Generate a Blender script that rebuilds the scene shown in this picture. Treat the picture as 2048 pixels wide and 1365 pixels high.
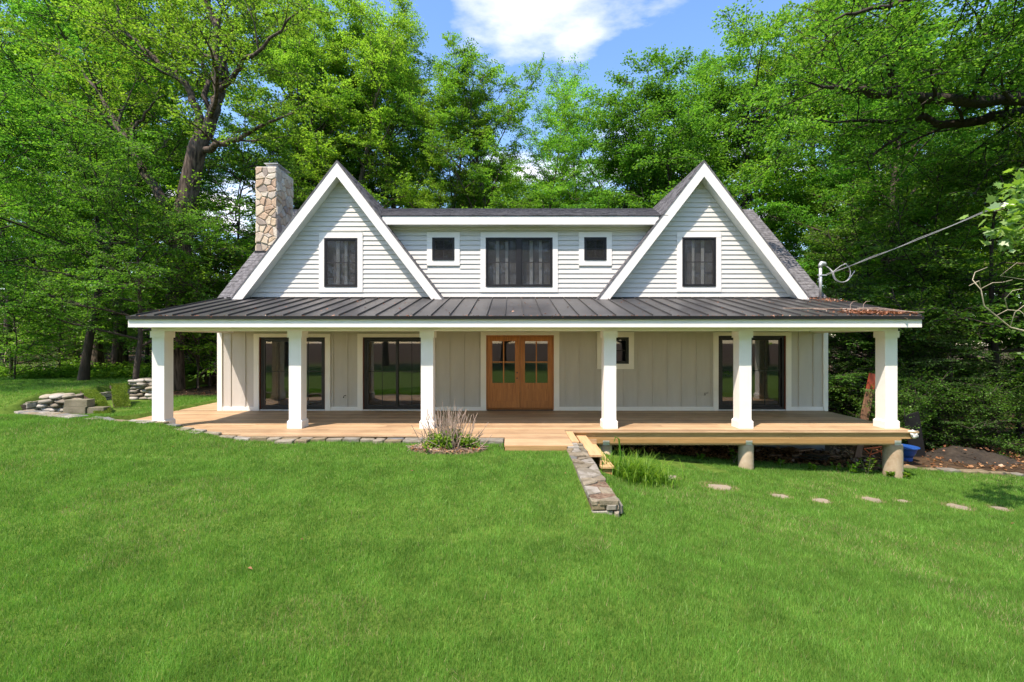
import bpy, math, random
import numpy as np
from math import radians, sin, cos, pi
from mathutils import Vector, Matrix

for o in list(bpy.data.objects):
    bpy.data.objects.remove(o)
scene = bpy.context.scene
COL = scene.collection

# ------------------------------------------------------------------ camera
F = 900.0                       # focal length in pixels of the 2048 wide photograph
CZ = 1.93                       # camera height over the deck (deck = 0)
cam_d = bpy.data.cameras.new("camera")
cam_d.sensor_width = 36.0
cam_d.lens = 36.0 * F / 2048.0
cam_d.clip_start = 0.05
cam_d.clip_end = 2000
cam = bpy.data.objects.new("camera", cam_d)
cam.location = (0, 0, CZ)
cam.rotation_euler = (radians(90), 0, 0)
COL.objects.link(cam)
scene.camera = cam

# ------------------------------------------------------------------ sky and sun
SUN = Vector((-0.40, -0.45, 1.0)).normalized()      # towards the sun
SUN_EL = math.asin(SUN.z)
SUN_ROT = math.atan2(SUN.x, SUN.y)
world = bpy.data.worlds.new("World")
scene.world = world
world.use_nodes = True
wn, wl = world.node_tree.nodes, world.node_tree.links
wn.clear()
sky = wn.new("ShaderNodeTexSky")
sky.sky_type = 'NISHITA'
sky.sun_disc = False
sky.sun_elevation = SUN_EL
sky.sun_rotation = SUN_ROT
sky.air_density = 1.0
sky.dust_density = 0.6
sky.ozone_density = 1.6
tc = wn.new("ShaderNodeTexCoord")
sep = wn.new("ShaderNodeSeparateXYZ")
wl.new(tc.outputs["Generated"], sep.inputs[0])
mx = wn.new("ShaderNodeMath"); mx.operation = 'MAXIMUM'; mx.inputs[1].default_value = 0.06
wl.new(sep.outputs[2], mx.inputs[0])
dv = wn.new("ShaderNodeVectorMath"); dv.operation = 'DIVIDE'
cmb = wn.new("ShaderNodeCombineXYZ")
for i in range(3):
    wl.new(mx.outputs[0], cmb.inputs[i])
wl.new(tc.outputs["Generated"], dv.inputs[0]); wl.new(cmb.outputs[0], dv.inputs[1])
mp = wn.new("ShaderNodeMapping")
CLOUD_OFF = (18.33, 3.32, 5.0)
mp.inputs["Location"].default_value = CLOUD_OFF
mp.inputs["Scale"].default_value = (0.62, 0.8, 1.0)
wl.new(dv.outputs[0], mp.inputs[0])
nz = wn.new("ShaderNodeTexNoise")
nz.inputs["Scale"].default_value = 0.8
nz.inputs["Detail"].default_value = 9
nz.inputs["Roughness"].default_value = 0.56
wl.new(mp.outputs[0], nz.inputs["Vector"])
cr = wn.new("ShaderNodeValToRGB")
cr.color_ramp.elements[0].position = 0.558
cr.color_ramp.elements[0].color = (0, 0, 0, 1)
cr.color_ramp.elements[1].position = 0.71
cr.color_ramp.elements[1].color = (1, 1, 1, 1)
wl.new(nz.outputs["Fac"], cr.inputs[0])
hsv = wn.new("ShaderNodeHueSaturation")
hsv.inputs["Saturation"].default_value = 1.22
hsv.inputs["Value"].default_value = 1.5
wl.new(sky.outputs[0], hsv.inputs["Color"])
mixc = wn.new("ShaderNodeMixRGB")
mixc.inputs[2].default_value = (9.5, 9.6, 9.8, 1)
wl.new(cr.outputs[0], mixc.inputs[0]); wl.new(hsv.outputs[0], mixc.inputs[1])
bg = wn.new("ShaderNodeBackground")
bg.inputs["Strength"].default_value = 0.145
wl.new(mixc.outputs[0], bg.inputs["Color"])
wout = wn.new("ShaderNodeOutputWorld")
wl.new(bg.outputs[0], wout.inputs["Surface"])

sun_d = bpy.data.lights.new("sun", 'SUN')
sun_d.energy = 4.3
sun_d.angle = radians(0.53)
sun_d.color = (1.0, 0.955, 0.88)
sun = bpy.data.objects.new("sun", sun_d)
sun.rotation_euler = (-SUN).to_track_quat('-Z', 'Y').to_euler()
sun.location = (-20, -20, 40)
COL.objects.link(sun)

scene.view_settings.view_transform = 'Standard'
scene.view_settings.look = 'None'
scene.view_settings.gamma = 1.0
scene.view_settings.exposure = 0.83
scene.view_settings.use_white_balance = True
scene.view_settings.white_balance_temperature = 7350
scene.view_settings.white_balance_tint = 18
scene.view_settings.use_curve_mapping = False
scene.render.engine = 'CYCLES'
scene.cycles.use_denoising = True
scene.cycles.max_bounces = 8
scene.cycles.diffuse_bounces = 4
scene.cycles.transparent_max_bounces = 12
scene.cycles.caustics_reflective = False
scene.cycles.caustics_refractive = False

# ------------------------------------------------------------------ materials
def _n(nt, t, **kw):
    n = nt.nodes.new(t)
    for k, v in kw.items():
        if k.startswith('i_'):
            n.inputs[k[2:].replace('_', ' ')].default_value = v
        else:
            setattr(n, k, v)
    return n

def c4(c):
    return (c[0], c[1], c[2], 1.0)

def M(name, col, rough=0.6, col2=None, var=0.12, scale=3.0, stretch=(1, 1, 1), detail=5.0, bump=0.0,
      bscale=30.0, rnd=0.0, metallic=0.0, spec=0.4, stain=None, stain_scale=0.6, stain_amt=0.5, ramp=None, hard=0.2):
    """painted / wooden / stone surface: world-space noise colour, optional bump, per-object value shift"""
    m = bpy.data.materials.new(name)
    m.use_nodes = True
    nt = m.node_tree
    p = nt.nodes["Principled BSDF"]
    p.inputs["Roughness"].default_value = rough
    p.inputs["Metallic"].default_value = metallic
    p.inputs["Specular IOR Level"].default_value = spec
    geo = _n(nt, "ShaderNodeNewGeometry")
    mp = _n(nt, "ShaderNodeMapping")
    mp.inputs["Scale"].default_value = stretch
    nt.links.new(geo.outputs["Position"], mp.inputs[0])
    nz = _n(nt, "ShaderNodeTexNoise", i_Scale=scale, i_Detail=detail, i_Roughness=0.6)
    nt.links.new(mp.outputs[0], nz.inputs["Vector"])
    rp = _n(nt, "ShaderNodeValToRGB")
    rp.color_ramp.elements[0].position = 0.5 - hard
    rp.color_ramp.elements[1].position = 0.5 + hard
    a = tuple(v * (1 - var) for v in col)
    b = col2 if col2 else tuple(min(1, v * (1 + var)) for v in col)
    rp.color_ramp.elements[0].color = c4(a)
    rp.color_ramp.elements[1].color = c4(b)
    nt.links.new(nz.outputs["Fac"], rp.inputs[0])
    out = rp.outputs[0]
    if ramp or rnd:
        oi = _n(nt, "ShaderNodeObjectInfo")
    if ramp:                                   # one of several base colours for each object
        r2 = _n(nt, "ShaderNodeValToRGB")
        r2.color_ramp.interpolation = 'CONSTANT'
        els = r2.color_ramp.elements
        while len(els) < len(ramp):
            els.new(0.5)
        for i, cc in enumerate(ramp):
            els[i].position = i / len(ramp)
            els[i].color = c4(cc)
        nt.links.new(oi.outputs["Random"], r2.inputs[0])
        mu = _n(nt, "ShaderNodeMixRGB", blend_type='MULTIPLY')
        mu.inputs[0].default_value = 1
        nt.links.new(out, mu.inputs[1]); nt.links.new(r2.outputs[0], mu.inputs[2])
        out = mu.outputs[0]
    if stain:
        nz2 = _n(nt, "ShaderNodeTexNoise", i_Scale=stain_scale, i_Detail=7.0, i_Roughness=0.65)
        nt.links.new(geo.outputs["Position"], nz2.inputs["Vector"])
        r3 = _n(nt, "ShaderNodeValToRGB")
        r3.color_ramp.elements[0].position = 0.48
        r3.color_ramp.elements[1].position = 0.71
        nt.links.new(nz2.outputs["Fac"], r3.inputs[0])
        ml = _n(nt, "ShaderNodeMath", operation='MULTIPLY'); ml.inputs[1].default_value = stain_amt
        nt.links.new(r3.outputs[0], ml.inputs[0])
        mi = _n(nt, "ShaderNodeMixRGB")
        mi.inputs[2].default_value = c4(stain)
        nt.links.new(ml.outputs[0], mi.inputs[0]); nt.links.new(out, mi.inputs[1])
        out = mi.outputs[0]
    if rnd:
        mr = _n(nt, "ShaderNodeMapRange")
        mr.inputs["To Min"].default_value = 1 - rnd
        mr.inputs["To Max"].default_value = 1 + rnd
        nt.links.new(oi.outputs["Random"], mr.inputs["Value"])
        hs = _n(nt, "ShaderNodeHueSaturation")
        nt.links.new(mr.outputs[0], hs.inputs["Value"])
        nt.links.new(out, hs.inputs["Color"])
        out = hs.outputs[0]
    nt.links.new(out, p.inputs["Base Color"])
    if bump:
        nb = _n(nt, "ShaderNodeTexNoise", i_Scale=bscale, i_Detail=6.0)
        nt.links.new(mp.outputs[0], nb.inputs["Vector"])
        bp = _n(nt, "ShaderNodeBump", i_Strength=bump, i_Distance=0.02)
        nt.links.new(nb.outputs["Fac"], bp.inputs["Height"])
        nt.links.new(bp.outputs[0], p.inputs["Normal"])
    return m

def leaf_mat(name, c1, c2, c3, trans=0.45, tmul=1.7, gloss=0.06, patch=0.25, objvar=0.14, brown=None, pvar=0.22):
    """leaf or blade: diffuse + translucent; per-leaf colour from the attribute rnd, patches from world noise"""
    m = bpy.data.materials.new(name)
    m.use_nodes = True
    nt = m.node_tree
    nt.nodes.clear()
    at = _n(nt, "ShaderNodeAttribute", attribute_name="rnd")
    rp = _n(nt, "ShaderNodeValToRGB")
    els = rp.color_ramp.elements
    els[0].position = 0.0; els[0].color = c4(c1)
    els[1].position = 1.0; els[1].color = c4(c3)
    e = els.new(0.5); e.color = c4(c2)
    if brown:
        els[2].position = 0.955
        e = els.new(0.975); e.color = c4(brown)
    nt.links.new(at.outputs["Fac"], rp.inputs[0])
    geo = _n(nt, "ShaderNodeNewGeometry")
    nz = _n(nt, "ShaderNodeTexNoise", i_Scale=patch, i_Detail=4.0)
    nt.links.new(geo.outputs["Position"], nz.inputs["Vector"])
    mr = _n(nt, "ShaderNodeMapRange")
    mr.inputs["From Min"].default_value = 0.3; mr.inputs["From Max"].default_value = 0.7
    mr.inputs["To Min"].default_value = 1 - pvar; mr.inputs["To Max"].default_value = 1 + pvar
    nt.links.new(nz.outputs["Fac"], mr.inputs["Value"])
    oi = _n(nt, "ShaderNodeObjectInfo")
    mo = _n(nt, "ShaderNodeMapRange")
    mo.inputs["To Min"].default_value = 1 - objvar; mo.inputs["To Max"].default_value = 1 + objvar
    nt.links.new(oi.outputs["Random"], mo.inputs["Value"])
    mm = _n(nt, "ShaderNodeMath", operation='MULTIPLY')
    nt.links.new(mr.outputs[0], mm.inputs[0]); nt.links.new(mo.outputs[0], mm.inputs[1])
    hs = _n(nt, "ShaderNodeHueSaturation")
    hm = _n(nt, "ShaderNodeMath", operation='MULTIPLY'); hm.inputs[1].default_value = 7.31
    nt.links.new(oi.outputs["Random"], hm.inputs[0])
    hf = _n(nt, "ShaderNodeMath", operation='FRACT')
    nt.links.new(hm.outputs[0], hf.inputs[0])
    hr = _n(nt, "ShaderNodeMapRange")
    hr.inputs["To Min"].default_value = 0.5 - 0.085 * objvar; hr.inputs["To Max"].default_value = 0.5 + 0.06 * objvar
    nt.links.new(hf.outputs[0], hr.inputs["Value"])
    nt.links.new(hr.outputs[0], hs.inputs["Hue"])
    nt.links.new(mm.outputs[0], hs.inputs["Value"])
    nt.links.new(rp.outputs[0], hs.inputs["Color"])
    df = _n(nt, "ShaderNodeBsdfDiffuse")
    nt.links.new(hs.outputs[0], df.inputs["Color"])
    tm = _n(nt, "ShaderNodeMixRGB", blend_type='MULTIPLY')
    tm.inputs[0].default_value = 1
    tm.inputs[2].default_value = (tmul, tmul * 1.0, tmul * 0.55, 1)
    nt.links.new(hs.outputs[0], tm.inputs[1])
    tr = _n(nt, "ShaderNodeBsdfTranslucent")
    nt.links.new(tm.outputs[0], tr.inputs["Color"])
    ms = _n(nt, "ShaderNodeMixShader")
    ms.inputs[0].default_value = trans
    nt.links.new(df.outputs[0], ms.inputs[1]); nt.links.new(tr.outputs[0], ms.inputs[2])
    gl = _n(nt, "ShaderNodeBsdfGlossy", i_Roughness=0.45)
    gl.inputs["Color"].default_value = (0.9, 0.95, 0.9, 1)
    m2 = _n(nt, "ShaderNodeMixShader")
    m2.inputs[0].default_value = gloss
    nt.links.new(ms.outputs[0], m2.inputs[1]); nt.links.new(gl.outputs[0], m2.inputs[2])
    o = _n(nt, "ShaderNodeOutputMaterial")
    nt.links.new(m2.outputs[0], o.inputs["Surface"])
    return m

def glass_mat(name, tint=(0.86, 0.88, 0.87), ior=1.55, k=1.5, off=0.03):
    m = bpy.data.materials.new(name)
    m.use_nodes = True
    nt = m.node_tree
    nt.nodes.clear()
    t = _n(nt, "ShaderNodeBsdfTransparent"); t.inputs["Color"].default_value = c4(tint)
    g = _n(nt, "ShaderNodeBsdfGlossy", i_Roughness=0.015)
    fr = _n(nt, "ShaderNodeFresnel", i_IOR=ior)
    ad = _n(nt, "ShaderNodeMath", operation='MULTIPLY_ADD')
    ad.inputs[1].default_value = k; ad.inputs[2].default_value = off; ad.use_clamp = True
    nt.links.new(fr.outputs[0], ad.inputs[0])
    ms = _n(nt, "ShaderNodeMixShader")
    nt.links.new(ad.outputs[0], ms.inputs[0])
    nt.links.new(t.outputs[0], ms.inputs[1]); nt.links.new(g.outputs[0], ms.inputs[2])
    o = _n(nt, "ShaderNodeOutputMaterial")
    nt.links.new(ms.outputs[0], o.inputs["Surface"])
    return m

def screen_mat(name):
    """fine insect mesh: mostly dark diffuse threads, partly see-through"""
    m = bpy.data.materials.new(name)
    m.use_nodes = True
    nt = m.node_tree
    nt.nodes.clear()
    t = _n(nt, "ShaderNodeBsdfTransparent")
    d = _n(nt, "ShaderNodeBsdfDiffuse"); d.inputs["Color"].default_value = (0.10, 0.10, 0.10, 1)
    ms = _n(nt, "ShaderNodeMixShader"); ms.inputs[0].default_value = 0.25
    nt.links.new(t.outputs[0], ms.inputs[1]); nt.links.new(d.outputs[0], ms.inputs[2])
    o = _n(nt, "ShaderNodeOutputMaterial")
    nt.links.new(ms.outputs[0], o.inputs["Surface"])
    return m

MAT = dict(
    white=M("white_paint", (0.80, 0.79, 0.75), 0.5, var=0.035, scale=1.6, bump=0.05, bscale=60, stain=(0.60, 0.585, 0.53), stain_scale=1.1, stain_amt=0.22),
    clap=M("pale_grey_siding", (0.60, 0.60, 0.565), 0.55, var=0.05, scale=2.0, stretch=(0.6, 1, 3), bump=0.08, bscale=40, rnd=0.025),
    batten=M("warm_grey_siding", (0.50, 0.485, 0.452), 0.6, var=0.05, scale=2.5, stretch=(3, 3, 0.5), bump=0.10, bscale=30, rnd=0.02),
    metal=M("charcoal_metal_roof", (0.048, 0.048, 0.048), 0.42, var=0.25, scale=1.8, stretch=(1, 0.5, 1), metallic=0.0, spec=0.5, rnd=0.08, stain=(0.085, 0.08, 0.072), stain_scale=2.2, stain_amt=0.5),
    black=M("black_frame", (0.014, 0.014, 0.016), 0.4, var=0.15),
    gutter=M("black_gutter", (0.012, 0.012, 0.013), 0.4, var=0.2),
    shingle=M("grey_asphalt_shingle", (0.125, 0.126, 0.132), 0.95, var=0.55, scale=9, detail=8, bump=0.3, bscale=90),
    deck=M("cedar_deck", (0.37, 0.238, 0.128), 0.62, col2=(0.53, 0.372, 0.222), var=0.14, scale=2.2, stretch=(0.7, 14, 14), detail=6, bump=0.12, bscale=20, rnd=0.20, stain=(0.25, 0.145, 0.08), stain_scale=1.3, stain_amt=0.5),
    deck_y=M("cedar_deck_cross", (0.52, 0.32, 0.16), 0.62, col2=(0.64, 0.42, 0.22), var=0.10, scale=2.2, stretch=(14, 0.7, 14), detail=6, bump=0.12, bscale=20, rnd=0.06),
    beam=M("treated_beam", (0.36, 0.21, 0.085), 0.65, col2=(0.47, 0.29, 0.13), var=0.12, scale=2.0, stretch=(0.6, 10, 10), bump=0.12, bscale=20, rnd=0.05),
    oak=M("fir_door", (0.40, 0.140, 0.036), 0.38, col2=(0.54, 0.210, 0.060), var=0.18, scale=2.0, stretch=(16, 16, 0.9), bump=0.05, bscale=20, rnd=0.05),
    redwood=M("red_jamb", (0.14, 0.035, 0.02), 0.5, var=0.2),
    concrete=M("pier_concrete", (0.36, 0.27, 0.17), 0.9, col2=(0.50, 0.42, 0.31), var=0.15, scale=3.5, bump=0.25, bscale=20, stain=(0.27, 0.16, 0.08), stain_scale=2.2, stain_amt=0.7),
    found=M("foundation", (0.20, 0.19, 0.17), 0.95, var=0.2, scale=3),
    block=M("old_concrete_block", (0.15, 0.135, 0.09), 0.95, col2=(0.22, 0.20, 0.145), scale=4, bump=0.3, bscale=25, rnd=0.1, stain=(0.12, 0.13, 0.06), stain_scale=2.5, stain_amt=0.5),
    mortar=M("pale_mortar", (0.54, 0.51, 0.45), 0.95, var=0.12, scale=6, bump=0.3, bscale=40),
    cstone=M("chimney_stone", (0.9, 0.9, 0.9), 0.85, var=0.16, scale=5, bump=0.5, bscale=18,
             ramp=[(0.60, 0.47, 0.32), (0.66, 0.56, 0.42), (0.52, 0.37, 0.26), (0.70, 0.62, 0.50), (0.55, 0.46, 0.36), (0.58, 0.42, 0.29), (0.36, 0.30, 0.25), (0.68, 0.57, 0.42), (0.58, 0.51, 0.42)]),
    rock=M("field_stone", (0.9, 0.9, 0.9), 0.92, var=0.25, scale=4, bump=0.55, bscale=14, stain=(0.13, 0.12, 0.075), stain_scale=3.0, stain_amt=0.55,
           ramp=[(0.36, 0.34, 0.29), (0.29, 0.27, 0.22), (0.46, 0.44, 0.39), (0.24, 0.21, 0.16), (0.36, 0.32, 0.24)]),
    flag=M("flagstone", (0.9, 0.9, 0.9), 0.9, var=0.22, scale=5, bump=0.45, bscale=16, stain=(0.10, 0.085, 0.04), stain_scale=5.5, stain_amt=0.75,
           ramp=[(0.22, 0.21, 0.175), (0.27, 0.245, 0.19), (0.17, 0.18, 0.18), (0.33, 0.315, 0.275), (0.24, 0.195, 0.125), (0.28, 0.25, 0.19)]),
    wallstone=M("mossy_wall_stone", (0.9, 0.9, 0.9), 0.95, var=0.3, scale=7, bump=0.8, bscale=14, stain=(0.075, 0.062, 0.03), stain_scale=6.0, stain_amt=0.85,
           ramp=[(0.20, 0.18, 0.135), (0.24, 0.205, 0.145), (0.19, 0.19, 0.175), (0.30, 0.28, 0.235), (0.22, 0.18, 0.115), (0.26, 0.225, 0.16)]),
    pathstone=M("path_stone", (0.26, 0.22, 0.165), 0.9, var=0.2, scale=6, bump=0.4, bscale=16, rnd=0.1, stain=(0.20, 0.15, 0.08), stain_scale=6, stain_amt=0.6),
    shade=M("grey_backing", (0.16, 0.16, 0.165), 0.9, var=0.1, stretch=(14, 1, 1)),  # for the backing panel added to raise the grey of the upper panes
    interior=M("plain_interior", (0.30, 0.29, 0.27), 0.9, var=0.05),
    light_stripe=M("pale_light_stripe", (0.50, 0.50, 0.49), 0.9, var=0.06, stretch=(10, 1, 1)),  # light stripes in the upper windows, put into a pale colour
    glass=glass_mat("window_glass"),
    glass_dull=glass_mat("screened_glass", (0.92, 0.93, 0.93), 1.45, 0.5, 0.0),
    screen=screen_mat("insect_screen"),
    bark=M("bark", (0.038, 0.027, 0.020), 0.95, col2=(0.150, 0.112, 0.086), var=0.3, scale=3.0, stretch=(3.5, 3.5, 0.55), detail=9, bump=1.0, bscale=6, rnd=0.2, stain=(0.13, 0.14, 0.09), stain_scale=1.2, stain_amt=0.25, hard=0.1),
    bark_dark=M("dark_bark", (0.030, 0.024, 0.019), 0.95, col2=(0.062, 0.05, 0.04), var=0.3, scale=3.0, stretch=(4, 4, 0.7), detail=8, bump=0.8, bscale=7, rnd=0.2),
    stem=M("dry_stem", (0.30, 0.21, 0.165), 0.85, col2=(0.46, 0.36, 0.29), var=0.2, scale=20),
    vine=M("bare_vine", (0.40, 0.36, 0.26), 0.85, var=0.2, scale=15),
    galv=M("galvanised", (0.55, 0.57, 0.58), 0.45, var=0.12, scale=8, metallic=0.55, spec=0.5),
    cable=M("grey_cable", (0.33, 0.34, 0.35), 0.5, var=0.1),
    blue=M("blue_plastic", (0.014, 0.085, 0.34), 0.4, var=0.12),
    orange=M("orange_paint", (0.62, 0.12, 0.04), 0.5, var=0.15),
    redtip=M("weathered_red_plank", (0.20, 0.10, 0.06), 0.8, col2=(0.27, 0.155, 0.095), var=0.25, scale=3, stretch=(6, 6, 0.7)),
    redpaint=M("red_marking_paint", (0.30, 0.055, 0.03), 0.6, var=0.15),
    cloth=M("white_wrap", (0.72, 0.70, 0.66), 0.7, var=0.1, scale=9, bump=0.4, bscale=20),
    tar=M("black_sheet", (0.010, 0.010, 0.011), 0.8, var=0.2),
    dirt=M("dug_earth", (0.020, 0.016, 0.012), 1.0, col2=(0.050, 0.040, 0.030), var=0.3, scale=5, bump=0.8, bscale=18),
    mulch=M("mulch", (0.085, 0.05, 0.03), 1.0, col2=(0.22, 0.15, 0.10), var=0.3, scale=18, bump=0.9, bscale=40),
    wire=M("rusty_wire", (0.42, 0.34, 0.24), 0.7, var=0.2, scale=8),
    sodsoil=M("sod_soil", (0.07, 0.045, 0.03), 1.0, var=0.3, scale=12),
)
LEAF = dict(
    maple=leaf_mat("maple_leaf", (0.046, 0.155, 0.020), (0.085, 0.248, 0.030), (0.155, 0.335, 0.048), trans=0.45, gloss=0.012, objvar=0.2, patch=0.5, pvar=0.28),
    light=leaf_mat("light_leaf", (0.066, 0.190, 0.022), (0.120, 0.290, 0.034), (0.200, 0.380, 0.054), trans=0.5, gloss=0.012, objvar=0.2, patch=0.5, pvar=0.28),
    dark=leaf_mat("dark_leaf", (0.040, 0.120, 0.020), (0.074, 0.190, 0.028), (0.130, 0.260, 0.040), trans=0.42, gloss=0.015),
    hem=leaf_mat("needle_leaf", (0.030, 0.080, 0.020), (0.050, 0.120, 0.028), (0.085, 0.165, 0.034), trans=0.3, tmul=1.3, gloss=0.015),
    near=leaf_mat("near_maple_leaf", (0.10, 0.23, 0.03), (0.16, 0.30, 0.045), (0.22, 0.37, 0.06), trans=0.45, gloss=0.08),
    grass=leaf_mat("grass_blade", (0.082, 0.220, 0.036), (0.130, 0.300, 0.050), (0.205, 0.375, 0.074), trans=0.38, tmul=1.45, gloss=0.012, patch=2.6, objvar=0.0, pvar=0.22, brown=(0.38, 0.33, 0.18)),
    shrub=leaf_mat("shrub_leaf", (0.07, 0.20, 0.02), (0.13, 0.30, 0.03), (0.24, 0.40, 0.05), trans=0.45, gloss=0.012),
    litter=leaf_mat("dead_leaf", (0.16, 0.065, 0.028), (0.30, 0.13, 0.06), (0.45, 0.25, 0.13), trans=0.15, tmul=1.0),
    sod=leaf_mat("sod_grass", (0.085, 0.155, 0.022), (0.125, 0.205, 0.03), (0.22, 0.27, 0.055), trans=0.35, patch=2.0, gloss=0.01),
)

# ------------------------------------------------------------------ mesh helpers
ORG = {}

class MB:
    """collects faces of ONE part"""
    def __init__(s):
        s.v, s.f = [], []
    def add(s, V, Fc):
        n = len(s.v)
        s.v.extend([tuple(p) for p in V])
        s.f.extend([tuple(i + n for i in q) for q in Fc])
        return s
    def box(s, x0, x1, y0, y1, z0, z1):
        V = [(x0, y0, z0), (x1, y0, z0), (x1, y1, z0), (x0, y1, z0), (x0, y0, z1), (x1, y0, z1), (x1, y1, z1), (x0, y1, z1)]
        return s.add(V, [(0, 3, 2, 1), (4, 5, 6, 7), (0, 1, 5, 4), (1, 2, 6, 5), (2, 3, 7, 6), (3, 0, 4, 7)])
    def obox(s, a, b, w, h, up=(0, 0, 1)):
        """bar from a to b, width w, height h"""
        a, b = Vector(a), Vector(b)
        d = (b - a).normalized()
        u = Vector(up)
        sd = d.cross(u).normalized() * (w / 2)
        up2 = sd.cross(d).normalized() * (h / 2)
        V = [p + i * sd + j * up2 for p in (a, b) for i, j in ((-1, -1), (1, -1), (1, 1), (-1, 1))]
        return s.add(V, [(0, 1, 2, 3), (7, 6, 5, 4), (0, 4, 5, 1), (1, 5, 6, 2), (2, 6, 7, 3), (3, 7, 4, 0)])
    def prism(s, poly, d):
        """polygon of 3-d points pushed by vector d"""
        n = len(poly)
        V = [Vector(p) for p in poly]
        V += [p + Vector(d) for p in V]
        return s.add(V, [tuple(range(n))[::-1], tuple(range(n, 2 * n))] + [(i, (i + 1) % n, n + (i + 1) % n, n + i) for i in range(n)])
    def frustum(s, poly, poly2):
        n = len(poly)
        return s.add(list(poly) + list(poly2), [tuple(range(n))[::-1], tuple(range(n, 2 * n))] + [(i, (i + 1) % n, n + (i + 1) % n, n + i) for i in range(n)])
    def tube(s, path, rad, n=6, cap=True):
        path = [Vector(p) for p in path]
        if not hasattr(rad, '__len__'):
            rad = [rad] * len(path)
        base = len(s.v)
        u = None
        for i, p in enumerate(path):
            t = (path[min(i + 1, len(path) - 1)] - path[max(i - 1, 0)]).normalized()
            if u is None:
                u = t.orthogonal().normalized()
            u = (u - t * u.dot(t)).normalized()
            w = t.cross(u)
            for k in range(n):
                a = 2 * pi * k / n
                s.v.append(tuple(p + rad[i] * (cos(a) * u + sin(a) * w)))
        for i in range(len(path) - 1):
            for k in range(n):
                a, b = base + i * n + k, base + i * n + (k + 1) % n
                s.f.append((a, b, b + n, a + n))
        if cap:
            s.f.append(tuple(base + k for k in range(n))[::-1])
            s.f.append(tuple(base + (len(path) - 1) * n + k for k in range(n)))
        return s
    def lathe(s, c, prof, n=16):
        base = len(s.v)
        for r, z in prof:
            for k in range(n):
                a = 2 * pi * k / n
                s.v.append((c[0] + r * cos(a), c[1] + r * sin(a), c[2] + z))
        for i in range(len(prof) - 1):
            for k in range(n):
                a, b = base + i * n + k, base + i * n + (k + 1) % n
                s.f.append((a, b, b + n, a + n))
        s.f.append(tuple(base + k for k in range(n))[::-1])
        s.f.append(tuple(base + (len(prof) - 1) * n + k for k in range(n)))
        return s

def tag(o, label=None, cat=None, group=None, kind=None):
    if label: o["label"] = label
    if cat: o["category"] = cat
    if group: o["group"] = group
    if kind: o["kind"] = kind
    return o

def place(o, org, parent):
    po = ORG[parent.name] if parent else Vector((0, 0, 0))
    o.location = Vector(org) - po
    if parent: o.parent = parent
    COL.objects.link(o)
    ORG[o.name] = Vector(org)
    return o

def obj(name, mb, mat, parent=None, smooth=False):
    """one mesh object; vertices come in world coordinates"""
    V = np.array(mb.v, dtype=float)
    lo, hi = V.min(0), V.max(0)
    org = Vector(((lo[0] + hi[0]) / 2, (lo[1] + hi[1]) / 2, lo[2] if parent is None else (lo[2] + hi[2]) / 2))
    me = bpy.data.meshes.new(name)
    me.from_pydata([tuple(p) for p in (V - np.array(org))], [], mb.f)
    me.materials.append(mat)
    if smooth:
        me.polygons.foreach_set("use_smooth", [True] * len(me.polygons))
    return place(bpy.data.objects.new(name, me), org, parent)

def copy_part(src, org, parent):
    """another piece that shares the mesh of src"""
    o = bpy.data.objects.new(src.name.split('.')[0], src.data)
    return place(o, org, parent)

def empty(name, org, label, cat, group=None):
    o = bpy.data.objects.new(name, None)
    o.empty_display_size = 0.2
    place(o, org, None)
    return tag(o, label, cat, group)

def np_mesh(name, V, loops, k, mats, attr=None, mat_idx=None, smooth=False):
    """mesh of k-gons from numpy arrays"""
    me = bpy.data.meshes.new(name)
    me.vertices.add(len(V))
    me.vertices.foreach_set("co", np.asarray(V, dtype=np.float32).ravel())
    nf = len(loops) // k
    me.loops.add(len(loops))
    me.loops.foreach_set("vertex_index", np.asarray(loops, dtype=np.int32))
    me.polygons.add(nf)
    me.polygons.foreach_set("loop_start", np.arange(0, nf * k, k, dtype=np.int32))
    for m in mats:
        me.materials.append(m)
    if attr is not None:
        a = me.attributes.new("rnd", 'FLOAT', 'POINT')
        a.data.foreach_set("value", np.asarray(attr, dtype=np.float32))
    if smooth:
        me.polygons.foreach_set("use_smooth", np.ones(nf, dtype=bool))
    me.update(calc_edges=True)
    return me

def leaf_arrays(P, D, N, size, asp=0.75, fold=0.18):
    """quads: base, right, tip, left.  P,D,N (n,3), size (n,)"""
    D = D / (np.linalg.norm(D, axis=1, keepdims=True) + 1e-9)
    S = np.cross(D, N); S /= (np.linalg.norm(S, axis=1, keepdims=True) + 1e-9)
    N2 = np.cross(S, D)
    sz = size[:, None]
    a = P
    b = P + D * sz * 0.45 + S * sz * asp * 0.5 + N2 * sz * fold
    c = P + D * sz
    d = P + D * sz * 0.45 - S * sz * asp * 0.5 + N2 * sz * fold
    V = np.stack([a, b, c, d], 1).reshape(-1, 3)
    loops = np.arange(len(V))
    return V, loops

def leaf_obj(name, P, D, N, size, mat, parent=None, rng=None, asp=0.75, fold=0.18, org=None):
    V, loops = leaf_arrays(P, D, N, size, asp, fold)
    lo, hi = V.min(0), V.max(0)
    if org is None:
        org = Vector(((lo[0] + hi[0]) / 2, (lo[1] + hi[1]) / 2, lo[2]))
    at = np.repeat(rng.random(len(P)), 4)
    me = np_mesh(name, V - np.array(org), loops, 4, [mat], at)
    return place(bpy.data.objects.new(name, me), org, parent)

def at(px, py, Y):
    return Vector(((px - 1024) / F * Y, Y, CZ - (py - 682.5) / F * Y))

def sstep(a, b, x):
    t = np.clip((x - a) / (b - a), 0, 1)
    return t * t * (3 - 2 * t)

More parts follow.
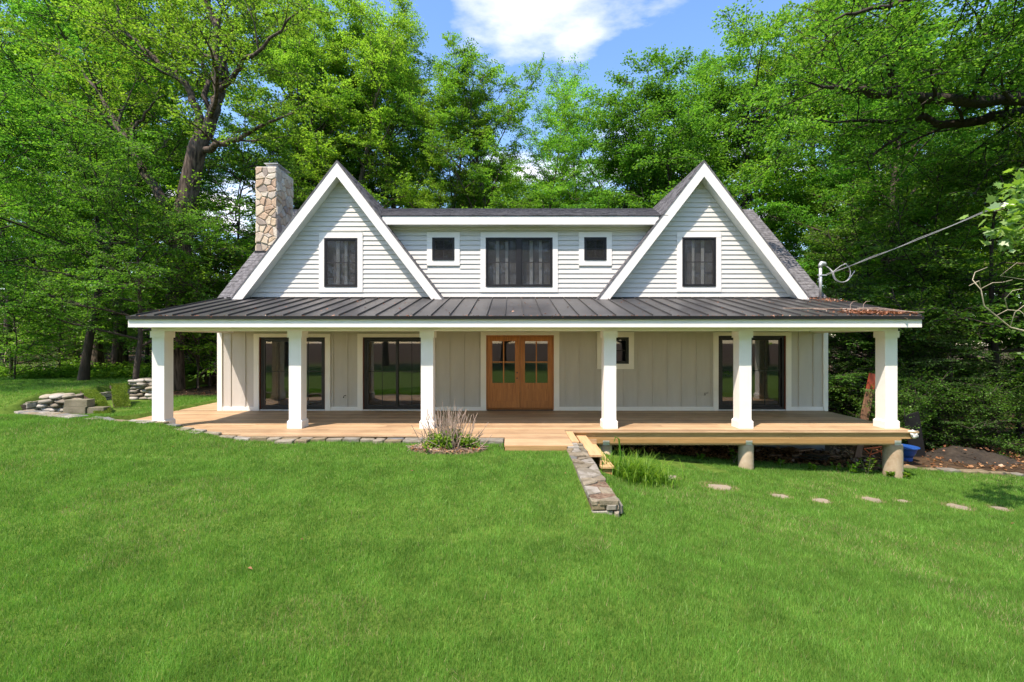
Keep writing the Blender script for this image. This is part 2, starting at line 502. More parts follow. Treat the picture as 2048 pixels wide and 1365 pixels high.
# ------------------------------------------------------------------ terrain
_fx = [-9.4, -8.75, -7.3, -6.3, -5.4, -0.16, -0.15, 1.02, 1.03, 1.3]
_fy = [10.4, 10.02, 9.75, 9.40, 9.12, 9.00, 8.30, 8.30, 8.62, 8.62]
def front(x):
    return np.interp(x, _fx, _fy)

def vnoise(x, y, s, seed=0):
    """cheap smooth value noise"""
    x = np.asarray(x) * s + seed * 17.3; y = np.asarray(y) * s + seed * 9.1
    xi, yi = np.floor(x), np.floor(y)
    fx, fy = x - xi, y - yi
    fx, fy = fx * fx * (3 - 2 * fx), fy * fy * (3 - 2 * fy)
    def h(a, b):
        v = np.sin(a * 127.1 + b * 311.7 + seed * 74.7) * 43758.5453
        return v - np.floor(v)
    return (h(xi, yi) * (1 - fx) + h(xi + 1, yi) * fx) * (1 - fy) + (h(xi, yi + 1) * (1 - fx) + h(xi + 1, yi + 1) * fx) * fy

def ground(x, y):
    x = np.asarray(x, dtype=float); y = np.asarray(y, dtype=float)
    zl = -0.07 - 0.27 * sstep(8.2, 4.0, y) + 0.24 * sstep(-4.8, -8.2, x) * sstep(6.0, 9.4, y)
    zl = zl - 0.10 * sstep(-9, -14, x) * sstep(10.5, 9, y)
    zl = zl - 0.10 * sstep(10.2, 11.5, y) * sstep(-8, -9.5, x)
    bank = sstep(-12.93, -13.05, x) * sstep(11.0, 12.6, y) * 0.42
    zl = zl + bank + 0.15 * sstep(15, 26, y)
    zr = np.interp(x, [1.2, 1.5, 2.1, 5.2, 8.4, 12, 30], [-0.30, -0.36, -0.55, -0.88, -1.06, -1.2, -1.3])
    zr = zr * np.interp(y, [2.0, 5.0, 5.8, 9.6], [0.45, 0.85, 0.92, 1.0])
    zr = zr - 0.8 * sstep(10.6, 24, y)
    t = sstep(1.10, 1.36, x) * sstep(4.8, 5.6, y) + sstep(-1.5, 3.5, x) * (1 - sstep(4.8, 5.6, y))
    t = np.where(y > 20, sstep(-6, 8, x), t)
    z = zl * (1 - t) + zr * t
    z = z - 0.30 * sstep(1.0, 0.86, np.hypot((x + 12.05) / 0.98, (y - 12.35) / 0.95))
    und = (y > front(x) + 0.03) & (x > -9.33) & (x < 1.3) & (y < 16.0)
    z = np.where(und, np.minimum(z, -0.28), z)
    house = (x > -8.1) & (x < 8.7) & (y > 12.45) & (y < 20.6)
    z = np.where(house, np.minimum(z, -0.9), z)
    z = z + 0.022 * (vnoise(x, y, 1.3, 3) - 0.5) + 0.10 * (vnoise(x, y, 0.25, 5) - 0.5) * sstep(14, 24, np.hypot(x, y))
    return z

def gz(x, y):
    return float(ground(x, y))

_YS = np.linspace(1.5, 60, 6000)
def hit(px, py):
    """where the ray through a pixel of the photograph meets the ground"""
    X = (px - 1024) / F * _YS
    Z = CZ - (py - 682.5) / F * _YS
    k = np.argmax(Z <= ground(X, _YS))
    return Vector((X[k], _YS[k], Z[k]))
# ------------------------------------------------------------------ ground sheet
def border_y(x):
    return np.interp(x, [8.7, 9.9, 12.4, 30], [10.75, 10.62, 10.30, 9.3])

def litter(x, y):
    n = vnoise(x, y, 0.7, 11) - 0.5
    left = sstep(17.6, 19.6, y + 2.2 * n)
    strip = ((x > -12.6) & (x < -8.0)) * sstep(15.0, 15.8, y + 0.8 * n)
    right = np.where(x > 8.7, sstep(-0.05, 0.25, y - border_y(x)), sstep(10.05, 10.75, y + 0.5 * n))
    L = np.where(x < 1.3, np.maximum(left, strip), right)
    L = np.maximum(L, sstep(20, 21, y))
    return np.maximum(L, sstep(-16, -22, y + 3 * n))

def build_ground():
    def axis(lo, hi, step, far):
        a = list(np.arange(lo, hi + 1e-6, step))
        s, p = step, a[-1]
        up = []
        while p < far:
            s *= 1.35; p += s; up.append(p)
        s, p = step, a[0]
        dn = []
        while p > -far:
            s *= 1.35; p -= s; dn.append(p)
        return np.array(dn[::-1] + a + up)
    xs, ys = axis(-15, 13.5, 0.11, 420), axis(1.0, 17.0, 0.11, 420)
    X, Y = np.meshgrid(xs, ys)
    Z = ground(X, Y)
    V = np.stack([X, Y, Z], -1).reshape(-1, 3)
    nx, ny = len(xs), len(ys)
    i = (np.arange(ny - 1)[:, None] * nx + np.arange(nx - 1)[None, :]).ravel()
    loops = np.stack([i, i + 1, i + nx + 1, i + nx], 1).ravel()
    m = bpy.data.materials.new("lawn_and_forest_floor"); m.use_nodes = True
    nt = m.node_tree; p = nt.nodes["Principled BSDF"]
    p.inputs["Roughness"].default_value = 1.0
    p.inputs["Specular IOR Level"].default_value = 0.1
    geo = _n(nt, "ShaderNodeNewGeometry")
    def ramp(scale, a, b, lo=0.35, hi=0.65):
        n = _n(nt, "ShaderNodeTexNoise", i_Scale=scale, i_Detail=8.0, i_Roughness=0.65)
        nt.links.new(geo.outputs["Position"], n.inputs["Vector"])
        r = _n(nt, "ShaderNodeValToRGB")
        r.color_ramp.elements[0].position = lo; r.color_ramp.elements[1].position = hi
        r.color_ramp.elements[0].color = c4(a); r.color_ramp.elements[1].color = c4(b)
        nt.links.new(n.outputs["Fac"], r.inputs[0])
        return n, r.outputs[0]
    n1, lawn = ramp(6, (0.050, 0.100, 0.014), (0.100, 0.170, 0.028))
    n2, floor = ramp(4, (0.030, 0.021, 0.014), (0.105, 0.068, 0.040))
    att = _n(nt, "ShaderNodeAttribute", attribute_name="rnd")
    mi = _n(nt, "ShaderNodeMixRGB")
    nt.links.new(att.outputs["Fac"], mi.inputs[0]); nt.links.new(lawn, mi.inputs[1]); nt.links.new(floor, mi.inputs[2])
    nt.links.new(mi.outputs[0], p.inputs["Base Color"])
    b = _n(nt, "ShaderNodeBump", i_Strength=0.7, i_Distance=0.05)
    nt.links.new(n2.outputs["Fac"], b.inputs["Height"]); nt.links.new(b.outputs[0], p.inputs["Normal"])
    me = np_mesh("ground", V, loops, 4, [m], litter(X, Y).ravel(), smooth=True)
    o = bpy.data.objects.new("ground", me)
    COL.objects.link(o)
    tag(o, "green lawn sloping down to the right and running into the woods", kind="structure")
build_ground()

# ------------------------------------------------------------------ house
WY = 12.5                                   # front wall plane
WX0, WX1 = -8.15, 8.74
def wx(px): return (px - 1024) / F * WY
def wz(py): return CZ - (py - 682.5) / F * WY
house = empty("house", (0.3, 16.4, -0.02), "white two-gable farmhouse with black metal porch roof and stone chimney", "house")

# openings in the lower wall: x0, x1, z0, z1
A = (wx(519), wx(651), 0.03, wz(675))
B = (wx(726), wx(860), 0.03, wz(675))
D = (wx(972.3), wx(1107.7), 0.02, wz(671))
S = (wx(1204), wx(1257), wz(728), wz(675))
Cc = (wx(1436), wx(1571), 0.03, wz(672))
WT = 2.62
def wall_with_holes(x0, x1, z0, z1, holes, y0, y1):
    mb = MB()
    hs = sorted(holes)
    x = x0
    for (a, b, c, d) in hs:
        if a > x: mb.box(x, a, y0, y1, z0, z1)
        if c > z0 + 1e-3: mb.box(a, b, y0, y1, z0, c)
        if d < z1 - 1e-3: mb.box(a, b, y0, y1, d, z1)
        x = b
    mb.box(x, x1, y0, y1, z0, z1)
    return mb
LH = [A, B, D, S, Cc]
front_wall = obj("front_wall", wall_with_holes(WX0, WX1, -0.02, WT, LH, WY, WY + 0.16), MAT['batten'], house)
tag(front_wall, "shaded warm grey board and batten wall under the porch")
# battens between the openings
bx = list(np.arange(WX0 + 0.33, WX1 - 0.15, 0.405))
TR = 0.145                                   # casing width
bm = MB().box(bx[0] - 0.022, bx[0] + 0.022, WY - 0.020, WY, 0.11, WT)
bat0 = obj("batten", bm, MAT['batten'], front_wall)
o0 = ORG[bat0.name].copy()
for x in bx[1:]:
    if any(a - TR - 0.03 < x < b + TR + 0.03 for (a, b, c, d) in LH if c < 1):
        continue
    if S[0] - TR < x < S[1] + TR:
        obj("batten", MB().box(x - 0.022, x + 0.022, WY - 0.020, WY, 0.11, S[2] - TR - 0.004), MAT['batten'], front_wall)
        continue
    copy_part(bat0, (x, o0.y, o0.z), front_wall)
segs, x = [], WX0 + 0.12
for (a, b, c, d) in [A, B, D, Cc]:
    segs.append((x, a - TR - 0.003)); x = b + TR + 0.003
segs.append((x, WX1 - 0.12))
for a, b in segs:
    obj("skirting", MB().box(a, b, WY - 0.028, WY, 0.0, 0.105), MAT['white'], front_wall)
for a, b in ((WX0 - 0.02, WX0 + 0.11), (WX1 - 0.11, WX1 + 0.02)):
    obj("corner_board", MB().box(a, b, WY - 0.032, WY + 0.10, -0.01, WT), MAT['white'], front_wall)
for px, py, s in ((688, 795, 1), (1409, 790, -1)):
    p = Vector((wx(px), WY - 0.01, wz(py)))
    obj("wire_stub", MB().tube([p, p + Vector((0.0, -0.05, 0.0)), p + Vector((0.03 * s, -0.06, 0.05)), p + Vector((0.08, -0.05, 0.06))], 0.009, 5), MAT['black'], front_wall)

# side, rear walls, foundation, floors
RY, RZ, RS = 16.45, 6.74, 0.925              # main ridge and slope
BY = 2 * RY - WY                             # rear wall
def roof_z(y): return RZ - RS * abs(y - RY)
for x0, x1 in ((WX0, WX0 + 0.16), (WX1 - 0.16, WX1)):
    ya, yb = WY + 0.162, BY
    poly = [(x0, ya, -0.02), (x0, yb, -0.02), (x0, yb, roof_z(yb) - 0.15), (x0, RY, RZ - 0.15), (x0, ya, roof_z(ya) - 0.15)]
    w = obj("side_wall", MB().prism(poly, (x1 - x0, 0, 0)), MAT['clap'], house)
obj("rear_wall", MB().box(WX0 + 0.161, WX1 - 0.161, BY - 0.16, BY, -0.02, 2.9), MAT['clap'], house)
obj("foundation", MB().box(WX0 + 0.03, WX1 - 0.03, WY + 0.03, BY - 0.03, -2.2, -0.021), MAT['found'], house)
obj("interior_floor", MB().box(WX0 + 0.17, WX1 - 0.17, WY + 0.17, BY - 0.17, -0.02, 0.015), MAT['beam'], house)
obj("interior_ceiling", MB().box(WX0 + 0.17, WX1 - 0.17, WY + 0.17, BY - 0.17, 2.55, 2.75), MAT['interior'], house)
for x in (-5.9, -1.5, 1.6, 4.6):
    obj("interior_wall", MB().box(x, x + 0.1, WY + 0.165, BY - 0.18, 0.016, 2.549), MAT['interior'], house)
obj("interior_partition", MB().box(WX0 + 0.18, WX1 - 0.18, WY + 4.2, WY + 4.3, 0.017, 2.548), MAT['interior'], house)

# ---- sliding doors
def frame_mb(x0, x1, z0, z1, w, y0, y1):
    mb = MB()
    mb.box(x0, x0 + w, y0, y1, z0, z1); mb.box(x1 - w, x1, y0, y1, z0, z1)
    mb.box(x0 + w, x1 - w, y0, y1, z1 - w, z1); mb.box(x0 + w, x1 - w, y0, y1, z0, z0 + w)
    return mb
def casing(part, x0, x1, z0, z1, w, floor=False, top=None):
    y0, y1 = WY - 0.036, WY - 0.0005
    top = top or w
    zb = 0.0 if floor else z0 - w
    obj("casing", MB().box(x0 - w, x0, y0, y1, zb, z1), MAT['white'], part)
    obj("casing", MB().box(x1, x1 + w, y0, y1, zb, z1), MAT['white'], part)
    obj("casing", MB().box(x0 - w - 0.0, x1 + w + 0.0, y0 - 0.003, y1, z1 + 0.001, z1 + top), MAT['white'], part)
    if not floor:
        obj("casing", MB().box(x0, x1, y0, y1, z0 - w, z0), MAT['white'], part)
def sliding_door(R, label, handle_left):
    x0, x1, z0, z1 = R
    d = obj("sliding_door", frame_mb(x0 + 0.022, x1 - 0.022, z0, z1 - 0.004, 0.055, WY + 0.02, WY + 0.12), MAT['black'], house)
    tag(d, label)
    casing(d, x0, x1, z0, z1, TR, True, 0.10)
    obj("jamb", MB().box(x0, x0 + 0.02, WY - 0.01, WY + 0.10, z0, z1), MAT['redwood'], d)
    obj("jamb", MB().box(x1 - 0.02, x1, WY - 0.01, WY + 0.10, z0, z1), MAT['redwood'], d)
    obj("threshold", MB().box(x0 + 0.02, x1 - 0.02, WY - 0.035, WY + 0.12, 0.001, 0.028), MAT['galv'], d)
    xm = (x0 + x1) / 2
    a0, a1 = x0 + 0.080, x1 - 0.080
    za, zb = z0 + 0.058, z1 - 0.063
    for k, (p0, p1, yy) in enumerate(((a0, xm + 0.035, WY + 0.035), (xm - 0.035, a1, WY + 0.075))):
        obj("sash", frame_mb(p0, p1, za, zb, 0.062, yy, yy + 0.03), MAT['black'], d)
        q0, q1, c0, c1 = p0 + 0.062, p1 - 0.062, za + 0.062, zb - 0.062
        obj("pane", MB().box(q0, q1, yy + 0.012, yy + 0.018, c0, c1), MAT['glass'], d)
        mz = c0 + 0.53 * (c1 - c0)
        obj("muntin", MB().box((q0 + q1) / 2 - 0.008, (q0 + q1) / 2 + 0.008, yy + 0.006, yy + 0.0115, c0, c1), MAT['black'], d)
        obj("muntin", MB().box(q0, q1, yy + 0.004, yy + 0.0108, mz - 0.008, mz + 0.008), MAT['black'], d)
    hx = a0 + 0.03 if handle_left else a1 - 0.03
    hz = 1.0
    yb = WY + 0.035 if handle_left else WY + 0.075
    obj("handle", MB().tube([(hx, yb, hz - 0.1), (hx, yb - 0.045, hz - 0.08), (hx, yb - 0.045, hz + 0.08), (hx, yb, hz + 0.1)], 0.010, 6), MAT['black'], d)
sliding_door(A, "black sliding patio door nearest the left corner", False)
sliding_door(B, "black sliding patio door left of the wooden front door", True)
sliding_door(Cc, "black sliding patio door at the right end of the porch", False)

# ---- wooden front door
x0, x1, z0, z1 = D
fd = obj("front_door", frame_mb(x0, x1, z0, z1, 0.03, WY + 0.01, WY + 0.14), MAT['oak'], house)
tag(fd, "stained wooden double front door with four panes in each leaf")
casing(fd, x0, x1, z0, z1, TR + 0.005, True, 0.10)
obj("threshold", MB().box(x0 + 0.03, x1 - 0.03, WY - 0.04, WY + 0.14, 0.001, 0.03), MAT['black'], fd)
xm = (x0 + x1) / 2
for k, (p0, p1) in enumerate(((x0 + 0.033, xm - 0.004), (xm + 0.004, x1 - 0.033))):
    zA, zB = z0 + 0.045, z1 - 0.035
    y0, y1 = WY + 0.04, WY + 0.085
    g0, g1 = p0 + 0.135, p1 - 0.135
    gz0, gz1 = wz(766.5), wz(683)
    mb = MB()
    mb.box(p0, g0, y0, y1, zA, zB); mb.box(g1, p1, y0, y1, zA, zB)
    mb.box(g0, g1, y0, y1, gz1, zB); mb.box(g0, g1, y0, y1, zA, zA + 0.19)
    mb.box(g0, g1, y0, y1, gz0 - 0.17, gz0)
    mb.box(g0, g1, y0 + 0.016, y1 - 0.006, zA + 0.19, gz0 - 0.17)
    leaf = obj("door_leaf", mb, MAT['oak'], fd)
    cx, czz = (g0 + g1) / 2, (gz0 + gz1) / 2
    obj("muntin", MB().box(cx - 0.017, cx + 0.017, y0 + 0.004, y1 - 0.004, gz0, gz1), MAT['oak'], fd)
    obj("muntin", MB().box(g0, cx - 0.0172, y0 + 0.004, y1 - 0.004, czz - 0.017, czz + 0.017).box(cx + 0.0172, g1, y0 + 0.004, y1 - 0.004, czz - 0.017, czz + 0.017), MAT['oak'], fd)
    for a, b in ((g0, cx - 0.017), (cx + 0.017, g1)):
        for c, d2 in ((gz0, czz - 0.017), (czz + 0.017, gz1)):
            obj("pane", MB().box(a, b, y0 + 0.018, y0 + 0.024, c, d2), MAT['glass'], fd)
for pz in (746, 757):
    c = Vector((wx(1034.3), WY + 0.04, wz(pz)))
    obj("lock_bore", MB().tube([c, c + Vector((0, -0.004, 0))], 0.022, 12), MAT['black'], fd)

# ---- windows with casing, frame, panes, screen
def window(R, label, two=False, grid=True, stripes=(), upper=True, w=TR, grid4=False):
    x0, x1, z0, z1 = R
    wn_ = obj("window", frame_mb(x0, x1, z0, z1, 0.045, WY - 0.040, WY + 0.06), MAT['black'], house)
    tag(wn_, label)
    casing(wn_, x0, x1, z0, z1, w)
    if upper:
        obj("sill", MB().box(x0 + 0.02, x1 - 0.02, WY - 0.052, WY - 0.0405, z0 + 0.002, z0 + 0.02), MAT['black'], wn_)
    halves = [(x0 + 0.045, x1 - 0.045)]
    if two:
        xm = (x0 + x1) / 2
        obj("mullion", MB().box(xm - 0.06, xm + 0.06, WY - 0.038, WY + 0.058, z0 + 0.045, z1 - 0.045), MAT['black'], wn_)
        halves = [(x0 + 0.045, xm - 0.06), (xm + 0.06, x1 - 0.045)]
    for a, b in halves:
        c, d = z0 + 0.045, z1 - 0.045
        obj("sash", frame_mb(a, b, c, d, 0.028, WY - 0.02, WY + 0.03), MAT['black'], wn_)
        obj("pane", MB().box(a + 0.028, b - 0.028, WY + 0.004, WY + 0.010, c + 0.028, d - 0.028), MAT['glass_dull' if upper else 'glass'], wn_)
        mz = (c + d) / 2
        obj("meeting_rail", MB().box(a + 0.028, b - 0.028, WY - 0.012, WY + 0.003, mz - 0.012, mz + 0.012), MAT['black'], wn_)
        if grid4:
            obj("muntin", MB().box((a + b) / 2 - 0.007, (a + b) / 2 + 0.007, WY - 0.010, WY + 0.0025, c + 0.028, d - 0.028), MAT['black'], wn_)
        if upper:
            obj("screen", MB().add([(a + 0.02, WY - 0.026, c + 0.02), (b - 0.02, WY - 0.026, c + 0.02), (b - 0.02, WY - 0.026, d - 0.02), (a + 0.02, WY - 0.026, d - 0.02)], [(0, 1, 2, 3)]), MAT['screen'], wn_)
        if stripes:  # added grey panel behind the glass, lifts the pane tone
            obj("pane_backing", MB().box(a - 0.03, b + 0.03, WY + 0.125, WY + 0.13, c - 0.03, d + 0.03), MAT['shade'], wn_)
        for u0, u1 in stripes:  # pale strips stand in for light showing through the panes
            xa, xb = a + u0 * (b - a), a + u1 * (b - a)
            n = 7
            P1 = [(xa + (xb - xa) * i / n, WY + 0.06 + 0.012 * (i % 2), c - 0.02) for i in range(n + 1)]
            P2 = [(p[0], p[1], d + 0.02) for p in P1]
            obj("light_stripe", MB().add(P1 + P2, [(i, i + 1, n + 2 + i, n + 1 + i) for i in range(n)]), MAT['light_stripe'], wn_)
UW = dict(
    gl=(wx(649.3), wx(715.6), wz(574.6), wz(477)),
    gr=(wx(1363.6), wx(1431), wz(574), wz(475.5)),
    mid=(wx(971.5), wx(1105), wz(574.5), wz(476)),
    sl=(wx(864.7), wx(909.3), wz(521.5), wz(476)),
    sr=(wx(1168), wx(1212.7), wz(521.5), wz(475.5)))
window(UW['gl'], "tall black window in the left gable", stripes=((0.30, 0.42), (0.58, 0.68)))
window(UW['gr'], "tall black window in the right gable", stripes=((0.30, 0.40), (0.60, 0.72)))
window(UW['mid'], "wide twin black window in the middle of the dormer wall", two=True, stripes=((0.28, 0.40), (0.60, 0.71)))
window(UW['sl'], "small square black window left of the twin window", grid4=True)
window(UW['sr'], "small square black window right of the twin window", grid4=True)
window(S, "small black window half hidden behind a porch column", upper=False)

# ---- upper walls: sheathing and clapboards
GL, GR, GH, GA, GS = -4.74, 5.20, 2.9, 6.82, 1.30      # gable centres, half width, apex, slope
EXPO = 0.1312
Z0 = 3.02
HOLES = list(UW.values())
def rows_with_holes(x0, x1, za, zb, holes):
    xs = [(x0, x1)]
    for (a, b, c, d) in holes:
        if za < d and zb > c:
            new = []
            for (p, q) in xs:
                if b <= p or a >= q: new.append((p, q)); continue
                if a > p: new.append((p, a))
                if b < q: new.append((b, q))
            xs = new
    return xs
def upper_wall(name, label, lim, ztop, holes):
    """lim(z) gives x0, x1 of the wall at height z"""
    mb = MB()
    cuts = sorted(set([Z0 - 0.3, ztop] + [h for H in holes for h in H[2:]] + list(np.arange(Z0, ztop, 0.25))))
    for za, zb in zip(cuts[:-1], cuts[1:]):
        if zb - za < 1e-4: continue
        (a0, a1), (b0, b1) = lim(za), lim(zb)
        hs = [H for H in holes if H[2] <= za + 1e-4 and H[3] >= zb - 1e-4]
        if not hs:
            mb.prism([(a0, WY, za), (a1, WY, za), (b1, WY, zb), (b0, WY, zb)], (0, 0.12, 0))
        else:
            H = sorted(hs)
            xs = []
            cur = None
            for i in range(len(H) + 1):
                lo = (a0, b0) if i == 0 else (H[i - 1][1],) * 2
                hi = (a1, b1) if i == len(H) else (H[i][0],) * 2
                if hi[0] > lo[0]:
                    mb.prism([(lo[0], WY, za), (hi[0], WY, za), (hi[1], WY, zb), (lo[1], WY, zb)], (0, 0.12, 0))
    w = obj(name, mb, MAT['clap'], house)
    tag(w, label)
    trims = [(a - TR, b + TR, c - TR, d + TR + 0.001) for (a, b, c, d) in holes]
    z = Z0
    while z < ztop - 0.03:
        zt = min(z + EXPO + 0.012, ztop)
        zc = z + EXPO * 0.5
        (a0, a1), (b0, b1) = lim(z), lim(zt)
        hits = [T for T in trims if z + EXPO * 0.85 > T[2] and z + 0.02 < T[3]]
        lo = [(a0, b0)] + [(T[1], T[1]) for T in sorted(hits)]
        hi = [(T[0], T[0]) for T in sorted(hits)] + [(a1, b1)]
        for (p, p2), (q, q2) in zip(lo, hi):
            if q - p < 0.03: continue
            yb, yt = WY - 0.027, WY - 0.003
            V = [(p, yb, z), (q, yb, z), (q2, yt, zt), (p2, yt, zt), (p, WY, z), (q, WY, z), (q2, WY, zt), (p2, WY, zt)]
            obj("clapboard", MB().add(V, [(0, 1, 2, 3), (4, 7, 6, 5), (0, 4, 5, 1), (1, 5, 6, 2), (2, 6, 7, 3), (3, 7, 4, 0)]), MAT['clap'], w)
        z += EXPO
def gable_lim(c):
    return lambda z: (c - max(0.02, (6.56 - z) / GS), c + max(0.02, (6.56 - z) / GS))
upper_wall("gable_wall", "pale clapboard wall of the left gable", gable_lim(GL), 6.5, [UW['gl']])
upper_wall("gable_wall", "pale clapboard wall of the right gable", gable_lim(GR), 6.5, [UW['gr']])
def dorm_lim(z):
    return (GL + (6.56 - z) / GS + 0.002, GR - (6.56 - z) / GS - 0.002)
upper_wall("dormer_wall", "pale clapboard wall of the long dormer between the gables", dorm_lim, 5.10, [UW['mid'], UW['sl'], UW['sr']])

# ---- gable roofs, fascias
FY = 12.20
def shingles(name, parent, o, u, v, nrm, width, length, keep, seed, expo=0.14):
    rng = random.Random(seed)
    mb = MB()
    o, u, v, nrm = Vector(o), Vector(u), Vector(v), Vector(nrm)
    n = int(length / expo)
    for i in range(n):
        s = -rng.random() * 0.3
        while s < width:
            w = rng.uniform(0.16, 0.36)
            a, b = max(0, s), min(width, s + w - 0.006)
            s += w
            if b - a < 0.03: continue
            t0, t1 = i * expo, min(length, i * expo + expo + 0.02)
            m = o + u * ((a + b) / 2) + v * ((t0 + t1) / 2)
            if not keep(m): continue
            h = rng.choice((0.010, 0.010, 0.017))
            P = [o + u * a + v * t0, o + u * b + v * t0, o + u * b + v * t1, o + u * a + v * t1]
            Q = [P[0] + nrm * h, P[1] + nrm * h, P[2] + nrm * 0.004, P[3] + nrm * 0.004]
            mb.add(P + Q, [(4, 5, 6, 7), (0, 1, 5, 4), (1, 2, 6, 5), (3, 0, 4, 7)])
    if not mb.f: return
    sh = obj(name, mb, MAT['shingle'], parent)
    tag(sh, kind="stuff")
def in_porch(m): return False
for c, side in ((GL, "left"), (GR, "right")):
    T = 0.058
    zc = 3.02
    hx = (GA - zc) / GS
    prof = [(c - hx, zc), (c, GA), (c + hx, zc), (c + hx - T / GS, zc), (c, GA - T), (c - hx + T / GS, zc)]
    V1 = [(x, FY - 0.038, z) for x, z in prof]
    V2 = [(x, 16.6, z) for x, z in prof]
    fc = [(0, 1, 4, 5), (1, 2, 3, 4), (11, 10, 7, 6), (10, 9, 8, 7)] + [(i, 6 + i, 6 + (i + 1) % 6, (i + 1) % 6) for i in range(6)]
    g = obj("gable_roof", MB().add(V1 + V2, fc), MAT['shingle'], house)
    tag(g, f"steep grey shingled roof over the {side} gable")
    L = math.hypot(1, GS)
    for s in (-1, 1):
        v = Vector((-s / L, 0, GS / L)); nrm = Vector((s * GS / L, 0, 1 / L))
        o = Vector((c + s * hx, FY - 0.02, zc)) + nrm * 0.002
        def keep(m, s=s, c=c):
            if m.z < roof_z(m.y) - 0.1 and abs(m.x - (0.25)) > abs(c - 0.25) : return False
            if abs(m.x - 0.25) < abs(c - 0.25) and m.z < 5.25 and m.y > WY + 0.1: return False
            return True
        shingles("shingles", g, o, (0, 1, 0), v, nrm, 4.3, math.hypot(hx, GA - zc) - 0.02, keep, 7 + s)
        fz = 3.117 - (WY - FY) * 0.223 + 0.005
        x_o, x_i = (GA - 0.06 - fz) / GS, (GA - 0.44 - fz) / GS
        pts = [(c, FY - 0.03, GA - 0.06), (c + s * x_o, FY - 0.03, fz), (c + s * x_i, FY - 0.03, fz), (c, FY - 0.03, GA - 0.44)]
        obj("rake_board", MB().prism(pts, (0, 0.032, 0)), MAT['white'], g)
        q = [(c, FY + 0.003, GA - 0.415), (c + s * (x_i + 0.02), FY + 0.003, fz), (c + s * (x_i + 0.02), WY - 0.0225, fz), (c, WY - 0.0225, GA - 0.415)]
        obj("rake_soffit", MB().prism(q, (0, 0, 0.02)), MAT['white'], g)
    # cap shingles along the ridge
    mb = MB()
    y = FY - 0.02
    while y < 16.5:
        for s in (-1, 1):
            a = Vector((c, y, GA + 0.028)); b = Vector((c + s * 0.13, y, GA + 0.022 - 0.13 * GS))
            mb.add([a, b, b + Vector((0, 0.2, -0.01)), a + Vector((0, 0.2, -0.01))], [(0, 1, 2, 3)])
        y += 0.16
    tag(obj("ridge_cap", mb, MAT['shingle'], g), kind="stuff")

# ---- main roof
MX0, MX1 = -8.21, 8.79
t = 0.14
prof = [(WY - 0.1, roof_z(WY - 0.1)), (RY, RZ), (BY + 0.4, roof_z(BY + 0.4)), (BY + 0.4, roof_z(BY + 0.4) - t), (RY, RZ - t), (WY - 0.1, roof_z(WY - 0.1) - t)]
n = len(prof)
mb = MB()
mb.add([(MX0, y, z) for y, z in prof] + [(MX1, y, z) for y, z in prof],
       [(0, 1, 4, 5), (1, 2, 3, 4), (11, 10, 7, 6), (10, 9, 8, 7)] + [(i, (i + 1) % n, n + (i + 1) % n, n + i) for i in range(n)])
mroof = obj("main_roof", mb, MAT['shingle'], house)
tag(mroof, "grey shingled main roof seen beside both gables")
L = math.hypot(1, RS)
def keep_main(m):
    if GL - 0.5 < m.x < GR + 0.5: return False
    if -8.2 < m.x < -7.4 and m.y > 14.25 and m.y < 15.45: return False
    for c in (GL, GR):
        if GA - GS * abs(m.x - c) > m.z + 0.15: return False
    return True
shingles("shingles", mroof, (MX0, WY - 0.1, roof_z(WY - 0.1) + 0.002), (1, 0, 0), (0, 1 / L, RS / L), (0, -RS / L, 1 / L), MX1 - MX0, (RY - WY + 0.1) * L, keep_main, 3)
for x in (MX0 - 0.012, MX1 - 0.02):
    P = [(x, WY - 0.1, roof_z(WY - 0.1) - 0.015), (x, RY, RZ - 0.015), (x, RY, RZ - 0.24), (x, WY - 0.1, roof_z(WY - 0.1) - 0.24)]
    obj("rake_board", MB().prism(P, (0.032, 0, 0)), MAT['white'], mroof)
# flashing strip between shingles and metal roof, left and right of the gables
# ---- shed roof over the dormer
SX0, SX1 = GL + (GA - 5.2) / GS - 0.25, GR - (GA - 5.2) / GS + 0.25
sz0, sz1 = 5.32, RZ + 0.02
sl = (sz1 - sz0) / (RY - FY)
P = [(SX0, FY, sz0), (SX1, FY, sz0), (SX1 + 1.3, RY, sz1), (SX0 - 1.3, RY, sz1)]
sroof = obj("dormer_roof", MB().prism(P, (0, 0, -0.10)), MAT['shingle'], house)
tag(sroof, "low grey shingled roof over the dormer")
L = math.hypot(1, sl)
def keep_shed(m):
    return all(GA - GS * abs(m.x - c) < m.z + 0.1 for c in (GL, GR))
shingles("shingles", sroof, (GL, FY - 0.03, sz0 + 0.002), (1, 0, 0), (0, 1 / L, sl / L), (0, -sl / L, 1 / L), GR - GL, (RY - FY) * L, keep_shed, 5)
fx0, fx1 = GL + (GA - 5.2) / GS - 0.02, GR - (GA - 5.2) / GS + 0.02
obj("fascia", MB().box(fx0, fx1, FY - 0.012, FY + 0.016, 5.087, 5.305), MAT['white'], sroof)
obj("soffit", MB().box(fx0 + 0.05, fx1 - 0.05, FY + 0.0165, WY - 0.001, 5.087, 5.107), MAT['white'], sroof)
obj("frieze_board", MB().box(fx0 - 0.14, fx1 + 0.14, WY - 0.034, WY - 0.0275, 4.99, 5.086), MAT['clap'], sroof)

